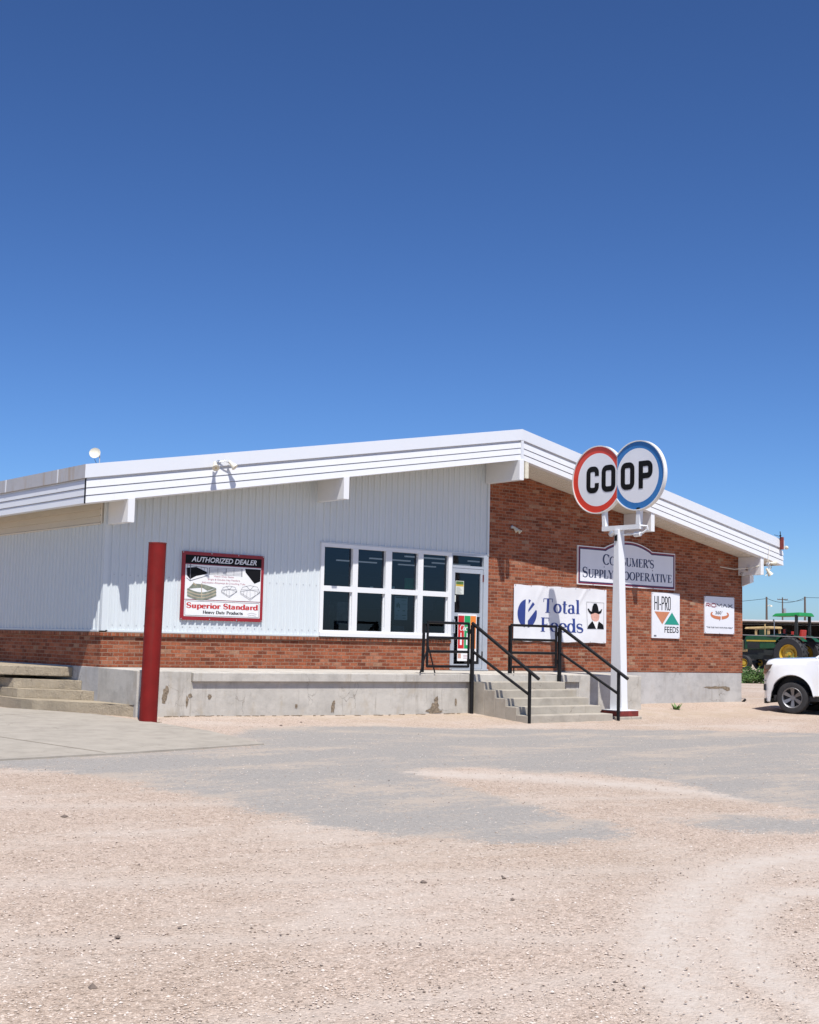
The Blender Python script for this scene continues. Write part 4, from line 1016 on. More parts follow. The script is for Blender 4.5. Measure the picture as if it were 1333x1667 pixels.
P2 = [(xb_, 2.09), (10.37, 2.335)] + [el(t) for t in [12-i*(tb_+12)/16 for i in range(17)]]
P3 = [(xb_, 2.28), (xb_, 2.335), (10.265, 2.505), (10.32, 2.455)]
P4 = [(xb_, el(tb_)[1]), (10.205, 2.54), (xb_, 2.455)]
mb = MB()
for P_ in (P1, P2, P3, P4):
    mb.face([fb(x, z, 0) for x, z in P_])
mb.build('emblem', M['bluetext'], sg)
px_ = lambda u, v_, l=.0: fb(*T2_(u, v_), l)
mb = MB()
for a_, b_ in (((975, 372), (1183, 385)), ((975, 372), (975, 700)), ((1183, 385), (1183, 705))):
    q = [T2_(*a_), T2_(*b_)]; L, R_ = ribbon(q, [.006]*2); mb.face([fb(*p_, .001) for p_ in (L[0], L[1], R_[1], R_[0])])
mb.face([px_(*p_, .002) for p_ in ((975, 700), (985, 665), (1040, 605), (1060, 640), (1085, 700))]); mb.face([px_(*p_, .002) for p_ in ((1098, 700), (1110, 640), (1120, 610), (1175, 650), (1183, 705))])
mb.face([px_(*p_, .004) for p_ in ((985, 458), (1000, 450), (1015, 480), (1035, 490), (1045, 430), (1062, 392), (1095, 392), (1112, 430), (1120, 490), (1140, 480), (1150, 462), (1162, 460), (1150, 505), (1120, 522), (1075, 508), (1025, 522), (1000, 495))])
mb.build('hat_and_coat', M['ink'], sg)
MB().face([px_(*p_, .003) for p_ in ((1025, 505), (1125, 508), (1128, 550), (1118, 595), (1092, 612), (1062, 610), (1038, 590), (1025, 550))]).build('portrait_face', M['skin'], sg)
MB().face([px_(*p_, .0015) for p_ in ((1040, 600), (1118, 600), (1108, 640), (1098, 702), (1085, 702), (1060, 645))]).build('portrait_collar', M['white'], sg)
mb = MB()
for i in range(7): mb.lathe([(.004, .0), (.012, .001)], fb(9.73+i*.475, 2.855, .002), (0, -1, 0), 8); mb.lathe([(.004, .0), (.012, .001)], fb(9.73+i*.475, 1.655, .002), (0, -1, 0), 8)
split(mb, 'grommet', M['greytext'], sg)

# feed sign with triangles
sg = empty('triangle_sign', (14.8, -.03, 1.79), 'upright white metal sign with one orange and one green triangle on the brick', 'sign')
board(sg, 'panel', 14.278, 15.305, 1.79, 2.885, -.014, -.045, M['signface'])
fm = facade(-.0475)
HB = .036
st = []
zz0, zz1 = 2.465, 2.80
st += [([(14.37, zz0), (14.37, zz1)], False), ([(14.46, zz0), (14.46, zz1)], False), ([(14.36, 2.64), (14.47, 2.64)], False), ([(14.51, zz0), (14.51, zz1)], False), ([(14.545, 2.60), (14.60, 2.60)], False),
       ([(14.635, zz0), (14.635, zz1)], False), ([(14.635, zz1-.018), (14.69, zz1-.018), (14.715, zz1-.05), (14.715, 2.67), (14.69, 2.63), (14.635, 2.63)], False),
       ([(14.76, zz0), (14.76, zz1)], False), ([(14.76, zz1-.018), (14.81, zz1-.018), (14.835, zz1-.05), (14.835, 2.67), (14.81, 2.63), (14.76, 2.63)], False), ([(14.79, 2.63), (14.84, zz0)], False)]
q = rr_pts(14.875, 14.945, zz0+.012, zz1-.012, .034); st.append((q+[q[0]], True))
mb = MB(); stroke_text(mb, st, fm, .026); mb.build('lettering', M['ink'], sg)
sans('FEEDS', 14.735, 15.262, 1.925, 2.075, fm, 0, .01).build('lettering', M['ink'], sg)
Lq(14.345, 14.437, 1.825, 1.862, -.0475).build('maker_mark', M['greytext'], sg)
MB().face([(14.36, -.0475, 2.427), (14.925, -.0475, 2.427), (14.651, -.0475, 2.124)]).build('triangle', M['rustorange'], sg)
MB().face([(15.011, -.0475, 2.42), (14.728, -.0475, 2.122), (15.283, -.0475, 2.122)]).build('triangle', M['teal'], sg)
bolts(sg, [(14.30, 2.86), (15.28, 2.86), (15.28, 1.81)], -.047, .010, 'greytext')

# tub sign
sg = empty('tub_sign', (16.86, -.03, 1.94), 'white square sign with an orange swirl arrow at the right end of the brick wall', 'sign')
board(sg, 'panel', 16.275, 17.46, 1.942, 2.87, -.014, -.045, M['signface'])
st = []; za, zb_ = 2.61, 2.69; h_ = zb_-za
def LT(u, w_): return lambda x, z: (u+x*w_, za+z*h_)
R1 = LT(16.32, .14); st_r = [([R1(0, 1), R1(.8, 1), R1(1, .85), R1(1, .6), R1(.8, .45), R1(.1, .45)], False), ([R1(.5, .45), R1(1, 0)], False), ([R1(0, .7), R1(0, 0)], False)]
I1 = LT(16.50, .1); st_r.append(([I1(0, 1), I1(0, 0)], False)); O1 = rr_pts(16.545, 16.70, za, zb_, .025); st_r.append((O1+[O1[0]], True))
M1 = LT(16.75, .19); st = [([M1(0, 0), M1(0, 1), M1(.5, .35), M1(1, 1), M1(1, 0)], False)]
A1 = LT(16.99, .17); st.append(([A1(0, 0), A1(.5, 1), A1(1, 0)], False)); X1 = LT(17.2, .18); st += [([X1(0, 0), X1(1, 1)], False), ([X1(0, 1), X1(1, 0)], False)]
mb = MB(); stroke_text(mb, st_r, fm, .024); mb.build('red_lettering', M['redgrey'], sg)
mb = MB(); stroke_text(mb, st, fm, .024)
sans('360', 16.69, 16.93, 2.425, 2.515, fm, 0, .02, mb=mb); q = arc(16.965, 2.50, .015, .015, 0, 360, 10); stroke_text(mb, [(q, True)], fm, .006)
sans('"THE TUB THAT PAYS FOR ITSELF"', 16.34, 17.40, 2.075, 2.115, fm, 0, .03, mb=mb)
mb.build('grey_lettering', M['greytext'], sg)
pts = arc(16.868, 2.425, .345, .085, 145, 395, 40); ws = [.025+.055*math.sin(math.pi*i/40)**.7 for i in range(41)]
L, R_ = ribbon(pts, ws); mb = MB()
mb.add([fm(a_[0], a_[1], 0) for a_ in L]+[fm(a_[0], a_[1], 0) for a_ in R_], [(i, i+1, 42+i, 41+i) for i in range(40) if i not in (21,)])
mb.face([fm(16.84, 2.295, .0006), fm(16.90, 2.32, .0006), fm(16.86, 2.29, .0006)])
mb.build('swirl_arrow', M['orange'], sg)
bolts(sg, [(16.3, 2.85), (17.43, 2.84), (16.3, 1.965), (17.43, 1.965), (16.865, 1.955), (16.865, 2.28)], -.047, .010, 'greytext')

# papers on door and window
dp = empty('drinks_poster', (8.35, -.04, 1.2), 'white bordered soft drink poster with red, green and orange stripes on the lower door', 'poster')
MB().box(8.083, 8.612, -.047, -.0405, 1.195, 2.18).build('sheet', M['white'], dp)
for xa, xb, mt in ((8.092, 8.257, 'softred'), (8.266, 8.432, 'softgreen'), (8.436, 8.592, 'softorange')): Lq(xa, xb, 1.455, 2.145, -.0485).build('stripe', M[mt], dp)
mb = serif('Coca', 8.125, 8.41, 1.83, 1.955, facade(-.0505), .19, .06, shear=.3)
for i, xx in enumerate((8.172, 8.345, 8.51)):
    mb.face([(xx-.028, -.050, 1.53), (xx+.028, -.050, 1.53), (xx+.028, -.050, 1.66), (xx+.012, -.050, 1.72), (xx+.012, -.050, 1.785), (xx-.012, -.050, 1.785), (xx-.012, -.050, 1.72), (xx-.028, -.050, 1.66)])
mb.build('white_print', M['white'], dp)
mb = MB(); 
for i in range(3): mb.face([(8.10+i*.028, -.0485, 1.25), (8.12+i*.028, -.0485, 1.25), (8.12+i*.028, -.0485, 1.35), (8.10+i*.028, -.0485, 1.35)])
mb.build('can_picture', M['orange'], dp)
mb = MB()
for i in range(3): mb.face([(8.25, -.0485, 1.25+i*.03), (8.36, -.0485, 1.25+i*.03), (8.36, -.0485, 1.258+i*.03), (8.25, -.0485, 1.258+i*.03)])
mb.build('fine_print', M['pinktext'], dp)
np_ = empty('door_notice', (8.14, -.01, 2.6), 'small paper notice with a picture on the upper door glass', 'notice')
MB().box(8.028, 8.261, -.013, -.0095, 2.592, 2.875).build('sheet', M['paper'], np_)
Lq(8.04, 8.25, 2.76, 2.865, -.0145).build('picture', M['jdyellow'], np_); Lq(8.04, 8.25, 2.80, 2.865, -.0150).build('picture', M['leafdark'], np_)
mb = MB()
for i in range(6): mb.face([(8.05, -.0145, 2.61+i*.023), (8.05+.15-.02*(i % 3), -.0145, 2.61+i*.023), (8.05+.15-.02*(i % 3), -.0145, 2.616+i*.023), (8.05, -.0145, 2.616+i*.023)])
mb.build('fine_print', M['greytext'], np_)
n2 = empty('small_sticker', (8.0, -.01, 2.45), 'tiny pale sticker at the left edge of the door glass', 'sticker')
MB().box(7.992, 8.04, -.0125, -.0095, 2.43, 2.57).build('sheet', M['paper'], n2)
wp = empty('window_notice', (6.58, .02, 2.0), 'pale green typed notice inside the third lower window pane', 'notice')
MB().box(6.42, 6.76, .016, .019, 2.01, 2.487).build('sheet', M['papergreen'], wp)
mb = MB()
for (a_, b_, c_, d_) in ((6.44, 6.74, 2.452, 2.474), (6.47, 6.50, 2.26, 2.34), (6.51, 6.53, 2.28, 2.36), (6.54, 6.56, 2.25, 2.33), (6.50, 6.55, 2.19, 2.202), (6.63, 6.70, 2.19, 2.205), (6.45, 6.52, 2.10, 2.106), (6.62, 6.72, 2.10, 2.112), (6.45, 6.50, 2.04, 2.046), (6.64, 6.72, 2.045, 2.055), (6.60, 6.72, 2.33, 2.336), (6.60, 6.72, 2.40, 2.406)): mb.face([(a_, .0145, c_), (b_, .0145, c_), (b_, .0145, d_), (a_, .0145, d_)])
mb.build('fine_print', M['leafdark'], wp)
gp = empty('green_placard', (7.0, .02, 2.66), 'green placard hanging inside behind the third and fourth upper panes', 'placard')
MB().box(6.74, 7.28, .10, .112, 2.655, 2.875).build('board', M['green'], gp)
mb = MB()
for (a_, b_) in ((6.82, 6.86), (6.88, 6.93), (7.13, 7.17), (7.19, 7.22)): mb.face([(a_, .097, 2.70), (b_, .097, 2.70), (b_-.01, .097, 2.78), (a_+.01, .097, 2.78)])
mb.build('faded_print', M['jdlight'], gp)
for (a_, b_, z0_, z1_, lb) in ((5.78, 5.86, 2.63, 2.66, 'tiny cream sticker at the foot of the second upper pane'), (6.28, 6.41, 2.63, 2.685, 'small pale sticker at the foot of the third upper pane'), (7.10, 7.16, 2.36, 2.51, 'small pale sticker at the top left of the fourth lower pane')):
    o = MB().box(a_, b_, .0135, .0165, z0_, z1_).build('window_sticker', M['papergreen']); tag(o, lb, 'sticker')

# ------------------------------------------------------------------ small fittings on the building
def flood(name, base, dirs, label, group=None, scale=1., post=None):
    r = empty(name, base, label, 'floodlight', group); b0 = Vector(base)
    MB().lathe([(.0, .05*scale), (.045*scale, .045*scale), (.05*scale, 0)], b0, (0, -1, 0), 14).build('junction_box', M['galv'], r, True)
    for (d_, aim) in dirs:
        d_ = Vector(d_)*scale; aim = Vector(aim).normalized(); e_ = b0+d_
        MB().tube([b0+Vector((0, -.04, 0))*scale, b0+Vector((0, -.05, .03))*scale+d_*.4, e_], .012*scale, 8).build('arm', M['galv'], r, True)
        hd = MB().lathe([(.0, -.05*scale), (.028*scale, -.045*scale), (.032*scale, .02*scale), (.066*scale, .13*scale), (.058*scale, .132*scale), (.0, .12*scale)], e_, aim, 18).build('lamp_head', M['lamp'], r, True)
        MB().lathe([(.0, .1235*scale), (.054*scale, .126*scale)], e_, aim, 18).build('lamp_glass', M['lampglass'], hd, True)
    return r
zf_ = lambda x: ZR-SL*abs(x-XK)
flood('floodlight', (1.70, -OE-.045, 4.66), [((-.12, -.13, -.05), (-.25, -.65, -.6)), ((.20, -.12, .01), (.35, -.4, -.5))], 'twin headed cream floodlight fixed to the front eave above the dealer sign', 'twin floodlights on the building', .98)
flood('floodlight', (9.62, -.015, 4.12), [((.05, -.07, -.03), (.35, -.5, -.7)), ((.16, -.08, -.06), (.4, -.6, -.6))], 'small twin floodlight on the shaded brick wall right of the door', 'twin floodlights on the building', .75)
# ridge end bits
o = MB().box(9.0, 9.10, -1.06, -1.0, 5.06, 5.40).build('downspout_stub', M['lamp'], ST)
fx = flood('floodlight', (17.83, -.78, 3.72), [((.10, -.04, .03), (.5, -.5, .05)), ((-.05, -.05, -.14), (.4, -.3, -.7))], 'white floodlight with loose cables at the lower right eave corner', 'twin floodlights on the building', 1.1)
mb = MB(); mb.tube([(16.9, -.03, 3.63), (17.2, -.25, 3.58), (17.5, -.5, 3.62), (17.7, -.70, 3.70)], .010, 6); mb.tube([(17.83, -.80, 3.75), (17.93, -.80, 3.62), (17.80, -.80, 3.5), (17.74, -.80, 3.42)], .010, 6); mb.tube([(17.9, -.79, 3.80), (18.02, -.78, 3.66), (17.85, -.78, 3.5)], .010, 6); mb.tube([(17.95, -.775, 4.2), (17.9, -.785, 3.95), (17.86, -.78, 3.8)], .007, 6)
split(mb, 'loose_cable', M['lamp'], ST, smooth=True)
mb = MB(); mb.lathe([(.0, 0), (.04, .0), (.045, .06), (.0, .07)], (17.64, -.35, 3.60), (-1, 0, 0), 12); mb.lathe([(.0, 0), (.03, .0), (.03, .05), (.0, .06)], (17.64, -.15, 3.50), (-1, 0, -.4), 12); split(mb, 'beam_fitting', M['galv'], ST, smooth=True)
# corner gutter outlet under right beam
mb = MB(); mb.hexa([(17.70, -.35, 3.25), (17.86, -.35, 3.28), (17.86, -.02, 3.18), (17.80, -.02, 3.18), (17.70, -.35, 3.45), (17.86, -.35, 3.45), (17.86, -.02, 3.45), (17.80, -.02, 3.45)]); mb.build('beam_gusset', M['trim'], ST)
# brown electrical box and knob at the right eave end
eb = empty('eave_box', (18.50, -.70, 4.35), 'narrow rust brown box with a spike at the right tip of the eave', 'electrical box')
MB().box(18.44, 18.54, -.79, -.73, 4.14, 4.46).build('box', M['maroon'], eb, bevel=.006)
mb = MB(); mb.tube([(18.44, -.76, 4.46), (18.42, -.76, 4.60)], .012, 6); mb.lathe([(.0, 0), (.035, .02), (.0, .05)], (18.43, -.76, 4.47), (0, 0, 1), 8); mb.tube([(18.2, -.74, 4.50), (18.44, -.76, 4.47)], .006, 6); mb.build('spike', M['black'], eb)
MB().lathe([(.0, 0), (.04, .015), (.05, .05), (.04, .085), (.0, .1)], (18.64, -.76, 4.20), (1, 0, 0), 12).build('knob', M['lamp'], eb, True)

# satellite dish behind the left eave corner
dc = Vector((.30, 1.2, 4.86)); dsh = empty('satellite_dish', (.37, 1.15, 4.3), 'small cream round dish antenna on a short mast above the left roof corner', 'satellite dish')
ax = Vector((-.55, -.75, .25)).normalized()
MB().lathe([(.0, .0), (.03, .003), (.06, .010), (.09, .024), (.102, .032), (.099, .038), (.088, .029), (.055, .012), (.0, .006)], dc, ax, 24).build('dish', M['lamp'], dsh, True)
MB().tube([(.37, 1.15, 4.3), (.37, 1.15, 4.82), dc+Vector((.02, .01, -.02))], .012, 8).build('mast', M['galv'], dsh, True)
MB().tube([dc+Vector((-.02, -.03, -.11)), dc+Vector((-.0, -.06, -.17)), Vector((.33, 1.12, 4.62)), Vector((.34, 1.12, 4.3))], .005, 6).build('cable', M['black'], dsh)
MB().lathe([(.0, 0), (.02, .0), (.02, .06), (.0, .07)], dc-ax*.05+Vector((.07, 0, -.03)), (0, 0, 1), 10).build('bracket', M['white'], dsh)

# downspout foot at right corner
MB().tube([(17.81, -.03, .22), (17.86, -.10, .30)], .03, 8).build('pipe_stub', M['black'], ST)

# ------------------------------------------------------------------ pickup truck
def truck():
    r = empty('pickup_truck', (0, 0, 0), 'white pickup truck nosing in from the right edge beside the brick corner', 'truck')
    HW = .92; WC = .70; WR = .37; AR = .485; AZ = .41; WB = 3.25
    def hb(s):
        z = .40
        if s < .05: z = .30+.5*(.05-s)
        elif s < .28: z = .25
        if s > 1.2: z = .42
        for c_ in (WC, WC+WB):
            if abs(s-c_) < AR: z = max(z, AZ+math.sqrt(AR*AR-(s-c_)**2)*.98)
        return z
    def shoulder(s): return interp(s, [0, .06, .2, .5, 1.2, 3.3, 5.3], [1.02, 1.10, 1.17, 1.20, 1.24, 1.26, 1.28])
    def topz(s): return interp(s, [0, .03, .08, .2, .7, 1.25, 5.3], [1.12, 1.20, 1.245, 1.272, 1.29, 1.32, 1.30])
    def hwid(s): return HW*interp(s, [0, .03, .1, .22, .4, .9, 5, 5.3], [.80, .86, .925, .965, .985, 1, 1, .985])
    st = [0, .015, .04, .08, .12, .17, .22, .28]+[.3+.03*i for i in range(31)]+[1.25, 1.4]
    mb = MB(); rows = []
    for s in st:
        b_, sh, tz, w_ = hb(s), shoulder(s), topz(s), hwid(s); mid = b_+(sh-b_)*.45
        flare = .03*math.exp(-((s-WC)/.5)**4)
        sec = [(w_-.02, b_), (w_+flare+.006, b_+.02), (w_+flare*.9, b_+(sh-b_)*.25), (w_+.012, mid), (w_, b_+(sh-b_)*.75), (w_-.02, sh), (w_-.07, sh+(tz-sh)*.55), (w_-.18, tz-.012), (w_*.5, tz+.008), (0, tz+.012)]
        rows.append([(s, y, z) for y, z in sec]+[(s, -y, z) for y, z in sec[-2::-1]])
    n = len(rows[0]); vv = [p for r_ in rows for p in r_]
    mb.add(vv, [(i*n+j, i*n+j+1, (i+1)*n+j+1, (i+1)*n+j) for i in range(len(rows)-1) for j in range(n-1)] + [tuple(range(n))])
    body = mb.build('front_body', M['truck'], r, True, ang=40)
    # door / rear body : simple side panels with cab and bed
    mb = MB()
    st2 = [1.42, 1.9, 2.6, 3.3]+[3.36+.04*i for i in range(32)]+[4.75, 5.2, 5.35]; rows = []
    for s in st2:
        b_, sh, w_ = hb(s), shoulder(s), hwid(s)
        sec = [(w_-.03, b_), (w_+.01, b_+.03), (w_+.015, b_+(sh-b_)*.5), (w_-.02, sh), (w_-.08, sh+.03), (0, sh+.03)]
        rows.append([(s, y, z) for y, z in sec]+[(s, -y, z) for y, z in sec[-2::-1]])
    n = len(rows[0]); mb.add([p for r_ in rows for p in r_], [(i*n+j, i*n+j+1, (i+1)*n+j+1, (i+1)*n+j) for i in range(len(rows)-1) for j in range(n-1)]+[tuple(range(n)), tuple(range((len(rows)-1)*n, len(rows)*n))])
    mb.build('rear_body', M['truck'], r, True, ang=40)
    mb = MB(); cab = [(1.25, .80, 1.31), (2.0, .62, 1.80), (3.2, .62, 1.82), (3.62, .78, 1.30)]
    for (s0, w0, z0_), (s1, w1, z1_) in zip(cab[:-1], cab[1:]): pass
    p = [(s, w_, z) for s, w_, z in cab]; q2 = [(s, -w_, z) for s, w_, z in cab]
    mb.add(p+q2, [(0, 1, 2, 3), (7, 6, 5, 4), (0, 4, 5, 1), (2, 6, 7, 3), (0, 3, 7, 4)]); mb.build('greenhouse', M['darkglass'], r)
    mb = MB(); mb.hexa([(1.98, -.64, 1.79), (3.25, -.64, 1.81), (3.25, .64, 1.81), (1.98, .64, 1.79), (2.05, -.60, 1.84), (3.15, -.60, 1.86), (3.15, .60, 1.86), (2.05, .60, 1.84)]); mb.build('cab_roof', M['truck'], r, bevel=.015)
    mb = MB()
    for sd_ in (-1, 1):
        mb.tube([(1.25, sd_*.82, 1.30), (2.0, sd_*.64, 1.81)], .03, 8); mb.tube([(2.6, sd_*.82, 1.28), (2.62, sd_*.64, 1.81)], .03, 8); mb.tube([(3.62, sd_*.80, 1.30), (3.2, sd_*.64, 1.82)], .04, 8)
    split(mb, 'pillar', M['truck'], r, smooth=True)
    # seams, mouldings
    mb = MB()
    for sd_ in (-1, 1): mb.box(1.402, 1.418, sd_*.905, sd_*.915, .45, 1.25)
    split(mb, 'door_seam', M['plastic'], r)
    # wheel well darkness: liner
    for c_ in (WC, WC+WB):
        for sd_ in (-1, 1):
            mb = MB(); prof = []
            for i in range(21):
                a_ = math.pi*i/20; prof.append((c_+(AR-.002)*math.cos(a_), AZ+(AR-.002)*.98*math.sin(a_)))
            w0, w1 = sd_*.90, sd_*.50
            mb.add([(x, w0, z) for x, z in prof]+[(x, w1, z) for x, z in prof], [(i, i+1, 22+i, 21+i) for i in range(20)]); mb.face([(x, w1, z) for x, z in prof]); mb.build('wheel_arch', M['plastic'], r)
    mb = MB(); mb.box(.25, 5.2, -.80, .80, .30, .42); mb.build('underbody', M['plastic'], r)
    # lower front trim
    mb = MB(); pts = [(.02, .80), (.0, .72)]; 
    bp = [(-.022, 0), (-.020, .60), (.01, .80), (.06, .885)]
    def bumperband(z0_, z1_, off):
        P = [(s-off, y) for s, y in bp]; P = [(s, -y) for s, y in P[::-1]]+P[1:] if True else P
        vv = []; Q = [(s+.08, y*.93) for s, y in P]
        m_ = MB(); n_ = len(P)
        m_.add([(s, y, z0_) for s, y in P]+[(s, y, z1_) for s, y in P]+[(s, y, z0_) for s, y in Q]+[(s, y, z1_) for s, y in Q], [(i, i+1, n_+i+1, n_+i) for i in range(n_-1)]+[(n_+i, n_+i+1, 3*n_+i+1, 3*n_+i) for i in range(n_-1)]+[(i, i+1, 2*n_+i+1, 2*n_+i) for i in range(n_-1)]); return m_
    bumperband(.22, .33, .0).build('air_dam', M['plastic'], r)
    bumperband(.52, .66, .012).build('bumper', M['plastic'], r)
    bumperband(.735, .755, .012).build('chrome_strip', M['chrome'], r)
    MB().box(-.015, .03, -.62, .62, .80, 1.08).build('grille', M['plastic'], r)
    for sd_ in (-1, 1):
        f_ = lambda s, y, z: (s, sd_*y, z)
        mb = MB(); P = [f_(-.012, .66, 1.08), f_(.05, .87, 1.115), f_(.27, .925, 1.135), f_(.22, .928, 1.03), f_(.10, .905, .91), f_(-.010, .76, .90), f_(-.02, .66, .96)]
        P = [Vector(q)+Vector((-.012, sd_*.012, 0)) for q in P]; cen = sum(P, Vector())/7
        mb.add(P+[cen+Vector((-.012, sd_*.012, 0))], [(i, (i+1) % 7, 7) for i in range(7)]); mb.build('headlight', M['headlamp'], r, True)
    # wheels
    for c_ in (WC, WC+WB):
        for sd_ in (-1, 1):
            o3 = Vector((c_, sd_*.78, WR-.0)); axv = (0, sd_, 0)
            ty = MB().lathe([(.235, -.115), (.30, -.125), (.345, -.115), (.366, -.085), (.370, 0), (.366, .085), (.345, .115), (.30, .125), (.245, .118), (.235, .10)], o3, axv, 48).build('wheel', M['rubber'], r, True)
            rm = MB(); rm.lathe([(.24, .118), (.235, .122), (.215, .105), (.205, .03), (.20, -.1)], o3, axv, 40); rm.lathe([(0, .055), (.06, .055), (.065, .045), (.07, .02)], o3, axv, 24)
            a0 = Vector((1, 0, 0)); b0 = Vector(axv).cross(a0)
            for k_ in range(6):
                th = math.pi/6+k_*math.pi/3; d_ = a0*math.cos(th)+b0*math.sin(th); t_ = -a0*math.sin(th)+b0*math.cos(th); n_ = Vector(axv)
                q = []
                for (rr_, w_, h_) in ((.05, .026, .05), (.215, .046, .095)):
                    q += [o3+d_*rr_+t_*w_+n_*h_, o3+d_*rr_-t_*w_+n_*h_, o3+d_*rr_-t_*w_+n_*(h_-.04), o3+d_*rr_+t_*w_+n_*(h_-.04)]
                rm.hexa(q)
            rm.build('rim', M['rim'], ty, bevel=0)
            MB().lathe([(.0, -.02), (.20, -.02)], o3, axv, 24).build('brake_disc', M['plastic'], ty)
    return r
tk = truck()
hd = Vector((-.302, .953, 0)).normalized()     # heading; local +s runs backwards
ang = math.atan2(-hd.y, -hd.x); tk.rotation_euler = (0, 0, ang)
wpt = Vector((16.22, -2.62, .10))             # near front wheel contact point
# near side = the side facing the camera: find local y sign
ly = Vector((-math.sin(ang), math.cos(ang), 0)); sgn = 1 if ly.dot(CAM-wpt) > 0 else -1
tk.location = wpt - (-hd)*.70 - ly*sgn*.86; tk.location.z = .10

# ------------------------------------------------------------------ tractor
def wheel(r, c, ax, R_, w_, rimR, name='wheel', lugs=0, rimmat='jdyellow', side=1):
    c = Vector(c); ax = Vector(ax)
    t = MB().lathe([(rimR, -w_*.45), (rimR+.04, -w_*.5), (R_*.90, -w_*.5), (R_*.97, -w_*.35), (R_*.98, 0), (R_*.97, w_*.35), (R_*.90, w_*.5), (rimR+.04, w_*.5), (rimR, w_*.45)], c, ax, 40)
    a0 = ax.orthogonal().normalized(); b0 = ax.cross(a0)
    for k_ in range(lugs):
        for s_ in (-1, 1):
            th = 2*math.pi*(k_+(.5 if s_ > 0 else 0))/lugs; th2 = th+.16*1; q = []
            for (tt, hh) in ((th2, 0.02*s_*w_), (th, .46*s_*w_)):
                for (dt_, rr_) in ((-.03, R_*.95), (.03, R_*.95), (.03, R_*1.015), (-.03, R_*1.015)):
                    q.append(c+(a0*math.cos(tt+dt_)+b0*math.sin(tt+dt_))*rr_+ax*hh)
            t.hexa(q)
    wo_ = t.build(name, M['rubber'], r, not lugs)
    m_ = MB(); m_.lathe([(rimR, w_*.45), (rimR-.02, w_*.42), (rimR-.06, w_*.1), (rimR*.55, w_*.05), (rimR*.5, w_*.22), (.12, w_*.24), (.11, w_*.34), (.0, w_*.34)], c, ax, 32)
    m_.build('rim', M[rimmat], wo_, True); return wo_
tr_ = empty('farm_tractor', (0, 0, 0), 'green tractor with yellow wheels and a green canopy parked beyond the truck', 'tractor')
# local: +x forward; near side = +y
wheel(tr_, (0, .75, .82), (0, 1, 0), .82, .50, .46, lugs=22); wheel(tr_, (0, -.75, .82), (0, -1, 0), .82, .50, .46, lugs=22)
wheel(tr_, (2.45, .72, .36), (0, 1, 0), .37, .25, .20); wheel(tr_, (2.45, -.72, .36), (0, -1, 0), .37, .25, .20)
mb = MB(); mb.hexa([(.75, -.30, 1.05), (2.75, -.27, 1.0), (2.75, .27, 1.0), (.75, .30, 1.05), (.75, -.30, 1.80), (2.72, -.25, 1.64), (2.72, .25, 1.64), (.75, .30, 1.80)]); mb.build('hood', M['jdgreen'], tr_, bevel=.06)
MB().box(2.76, 2.80, -.24, .24, 1.0, 1.5).build('grille', M['engine'], tr_)
mb = MB(); mb.box(.2, 2.6, -.22, .22, .55, 1.04); mb.tube([(2.45, -.7, .4), (2.45, .7, .4)], .06, 8); mb.tube([(0, -.8, .82), (0, .8, .82)], .12, 10); mb.box(1.0, 1.6, .23, .42, .75, 1.0); mb.build('engine', M['engine'], tr_)
MB().box(.78, 2.6, .285, .31, 1.40, 1.47).build('hood_stripe', M['jdyellow'], tr_)
mb = MB(); mb.box(1.9, 2.55, .25, .30, 1.05, 1.36); mb.build('side_screen', M['engine'], tr_)
mb = MB(); mb.box(.35, 1.0, .3, .62, .62, .68); mb.box(.9, .96, .3, .6, .35, .66); mb.box(.7, .76, .5, .56, .68, 1.3); mb.hexa([(.40, .28, 1.1), (1.0, .28, 1.1), (1.0, .52, 1.1), (.40, .52, 1.1), (.45, .28, 1.66), (.85, .28, 1.7), (.85, .48, 1.7), (.45, .48, 1.66)]); split(mb, 'step_plate', M['jdgreen'], tr_)
for sd_ in (-1, 1):
    pts = [(math.cos(a_)*.92, .82+math.sin(a_)*.92) for a_ in [math.radians(30+i*12) for i in range(10)]]
    mb = MB(); n_ = len(pts); y0_, y1_ = sd_*.40, sd_*.86
    mb.add([(x, y0_, z) for x, z in pts]+[(x, y1_, z) for x, z in pts], [(i, i+1, n_+i+1, n_+i) for i in range(n_-1)]); mb.build('fender', M['jdgreen'], tr_, True)
mb = MB(); mb.hexa([(-.50, -.70, 2.62), (1.10, -.58, 2.60), (1.10, .58, 2.60), (-.50, .70, 2.62), (-.40, -.60, 2.80), (.95, -.48, 2.75), (.95, .48, 2.75), (-.40, .60, 2.80)]); mb.build('canopy', M['jdlight'], tr_, bevel=.05)
mb = MB()
for sd_ in (-1, 1): mb.box(-.30, -.18, sd_*.62-.05, sd_*.62+.05, 1.2, 2.68)
split(mb, 'canopy_post', M['engine'], tr_)
mb = MB(); mb.box(-.15, .35, -.25, .25, 1.35, 1.50); mb.hexa([(-.25, -.25, 1.45), (-.12, -.25, 1.45), (-.12, .25, 1.45), (-.25, .25, 1.45), (-.32, -.22, 1.98), (-.2, -.22, 1.98), (-.2, .22, 1.98), (-.32, .22, 1.98)]); mb.build('seat', M['seatred'], tr_, bevel=.03)
mb = MB(); mb.tube([(.80, 0, 1.6), (.6, 0, 1.95)], .03, 8); mb.lathe([(.2, 0), (.215, .01), (.2, .02), (.185, .01), (.2, 0)], (.58, 0, 1.96), (-.5, 0, .86), 20); mb.build('steering_wheel', M['engine'], tr_)
MB().tube([(1.7, .12, 1.6), (1.7, .12, 2.25)], .035, 8).build('exhaust', M['oldyellow'], tr_)
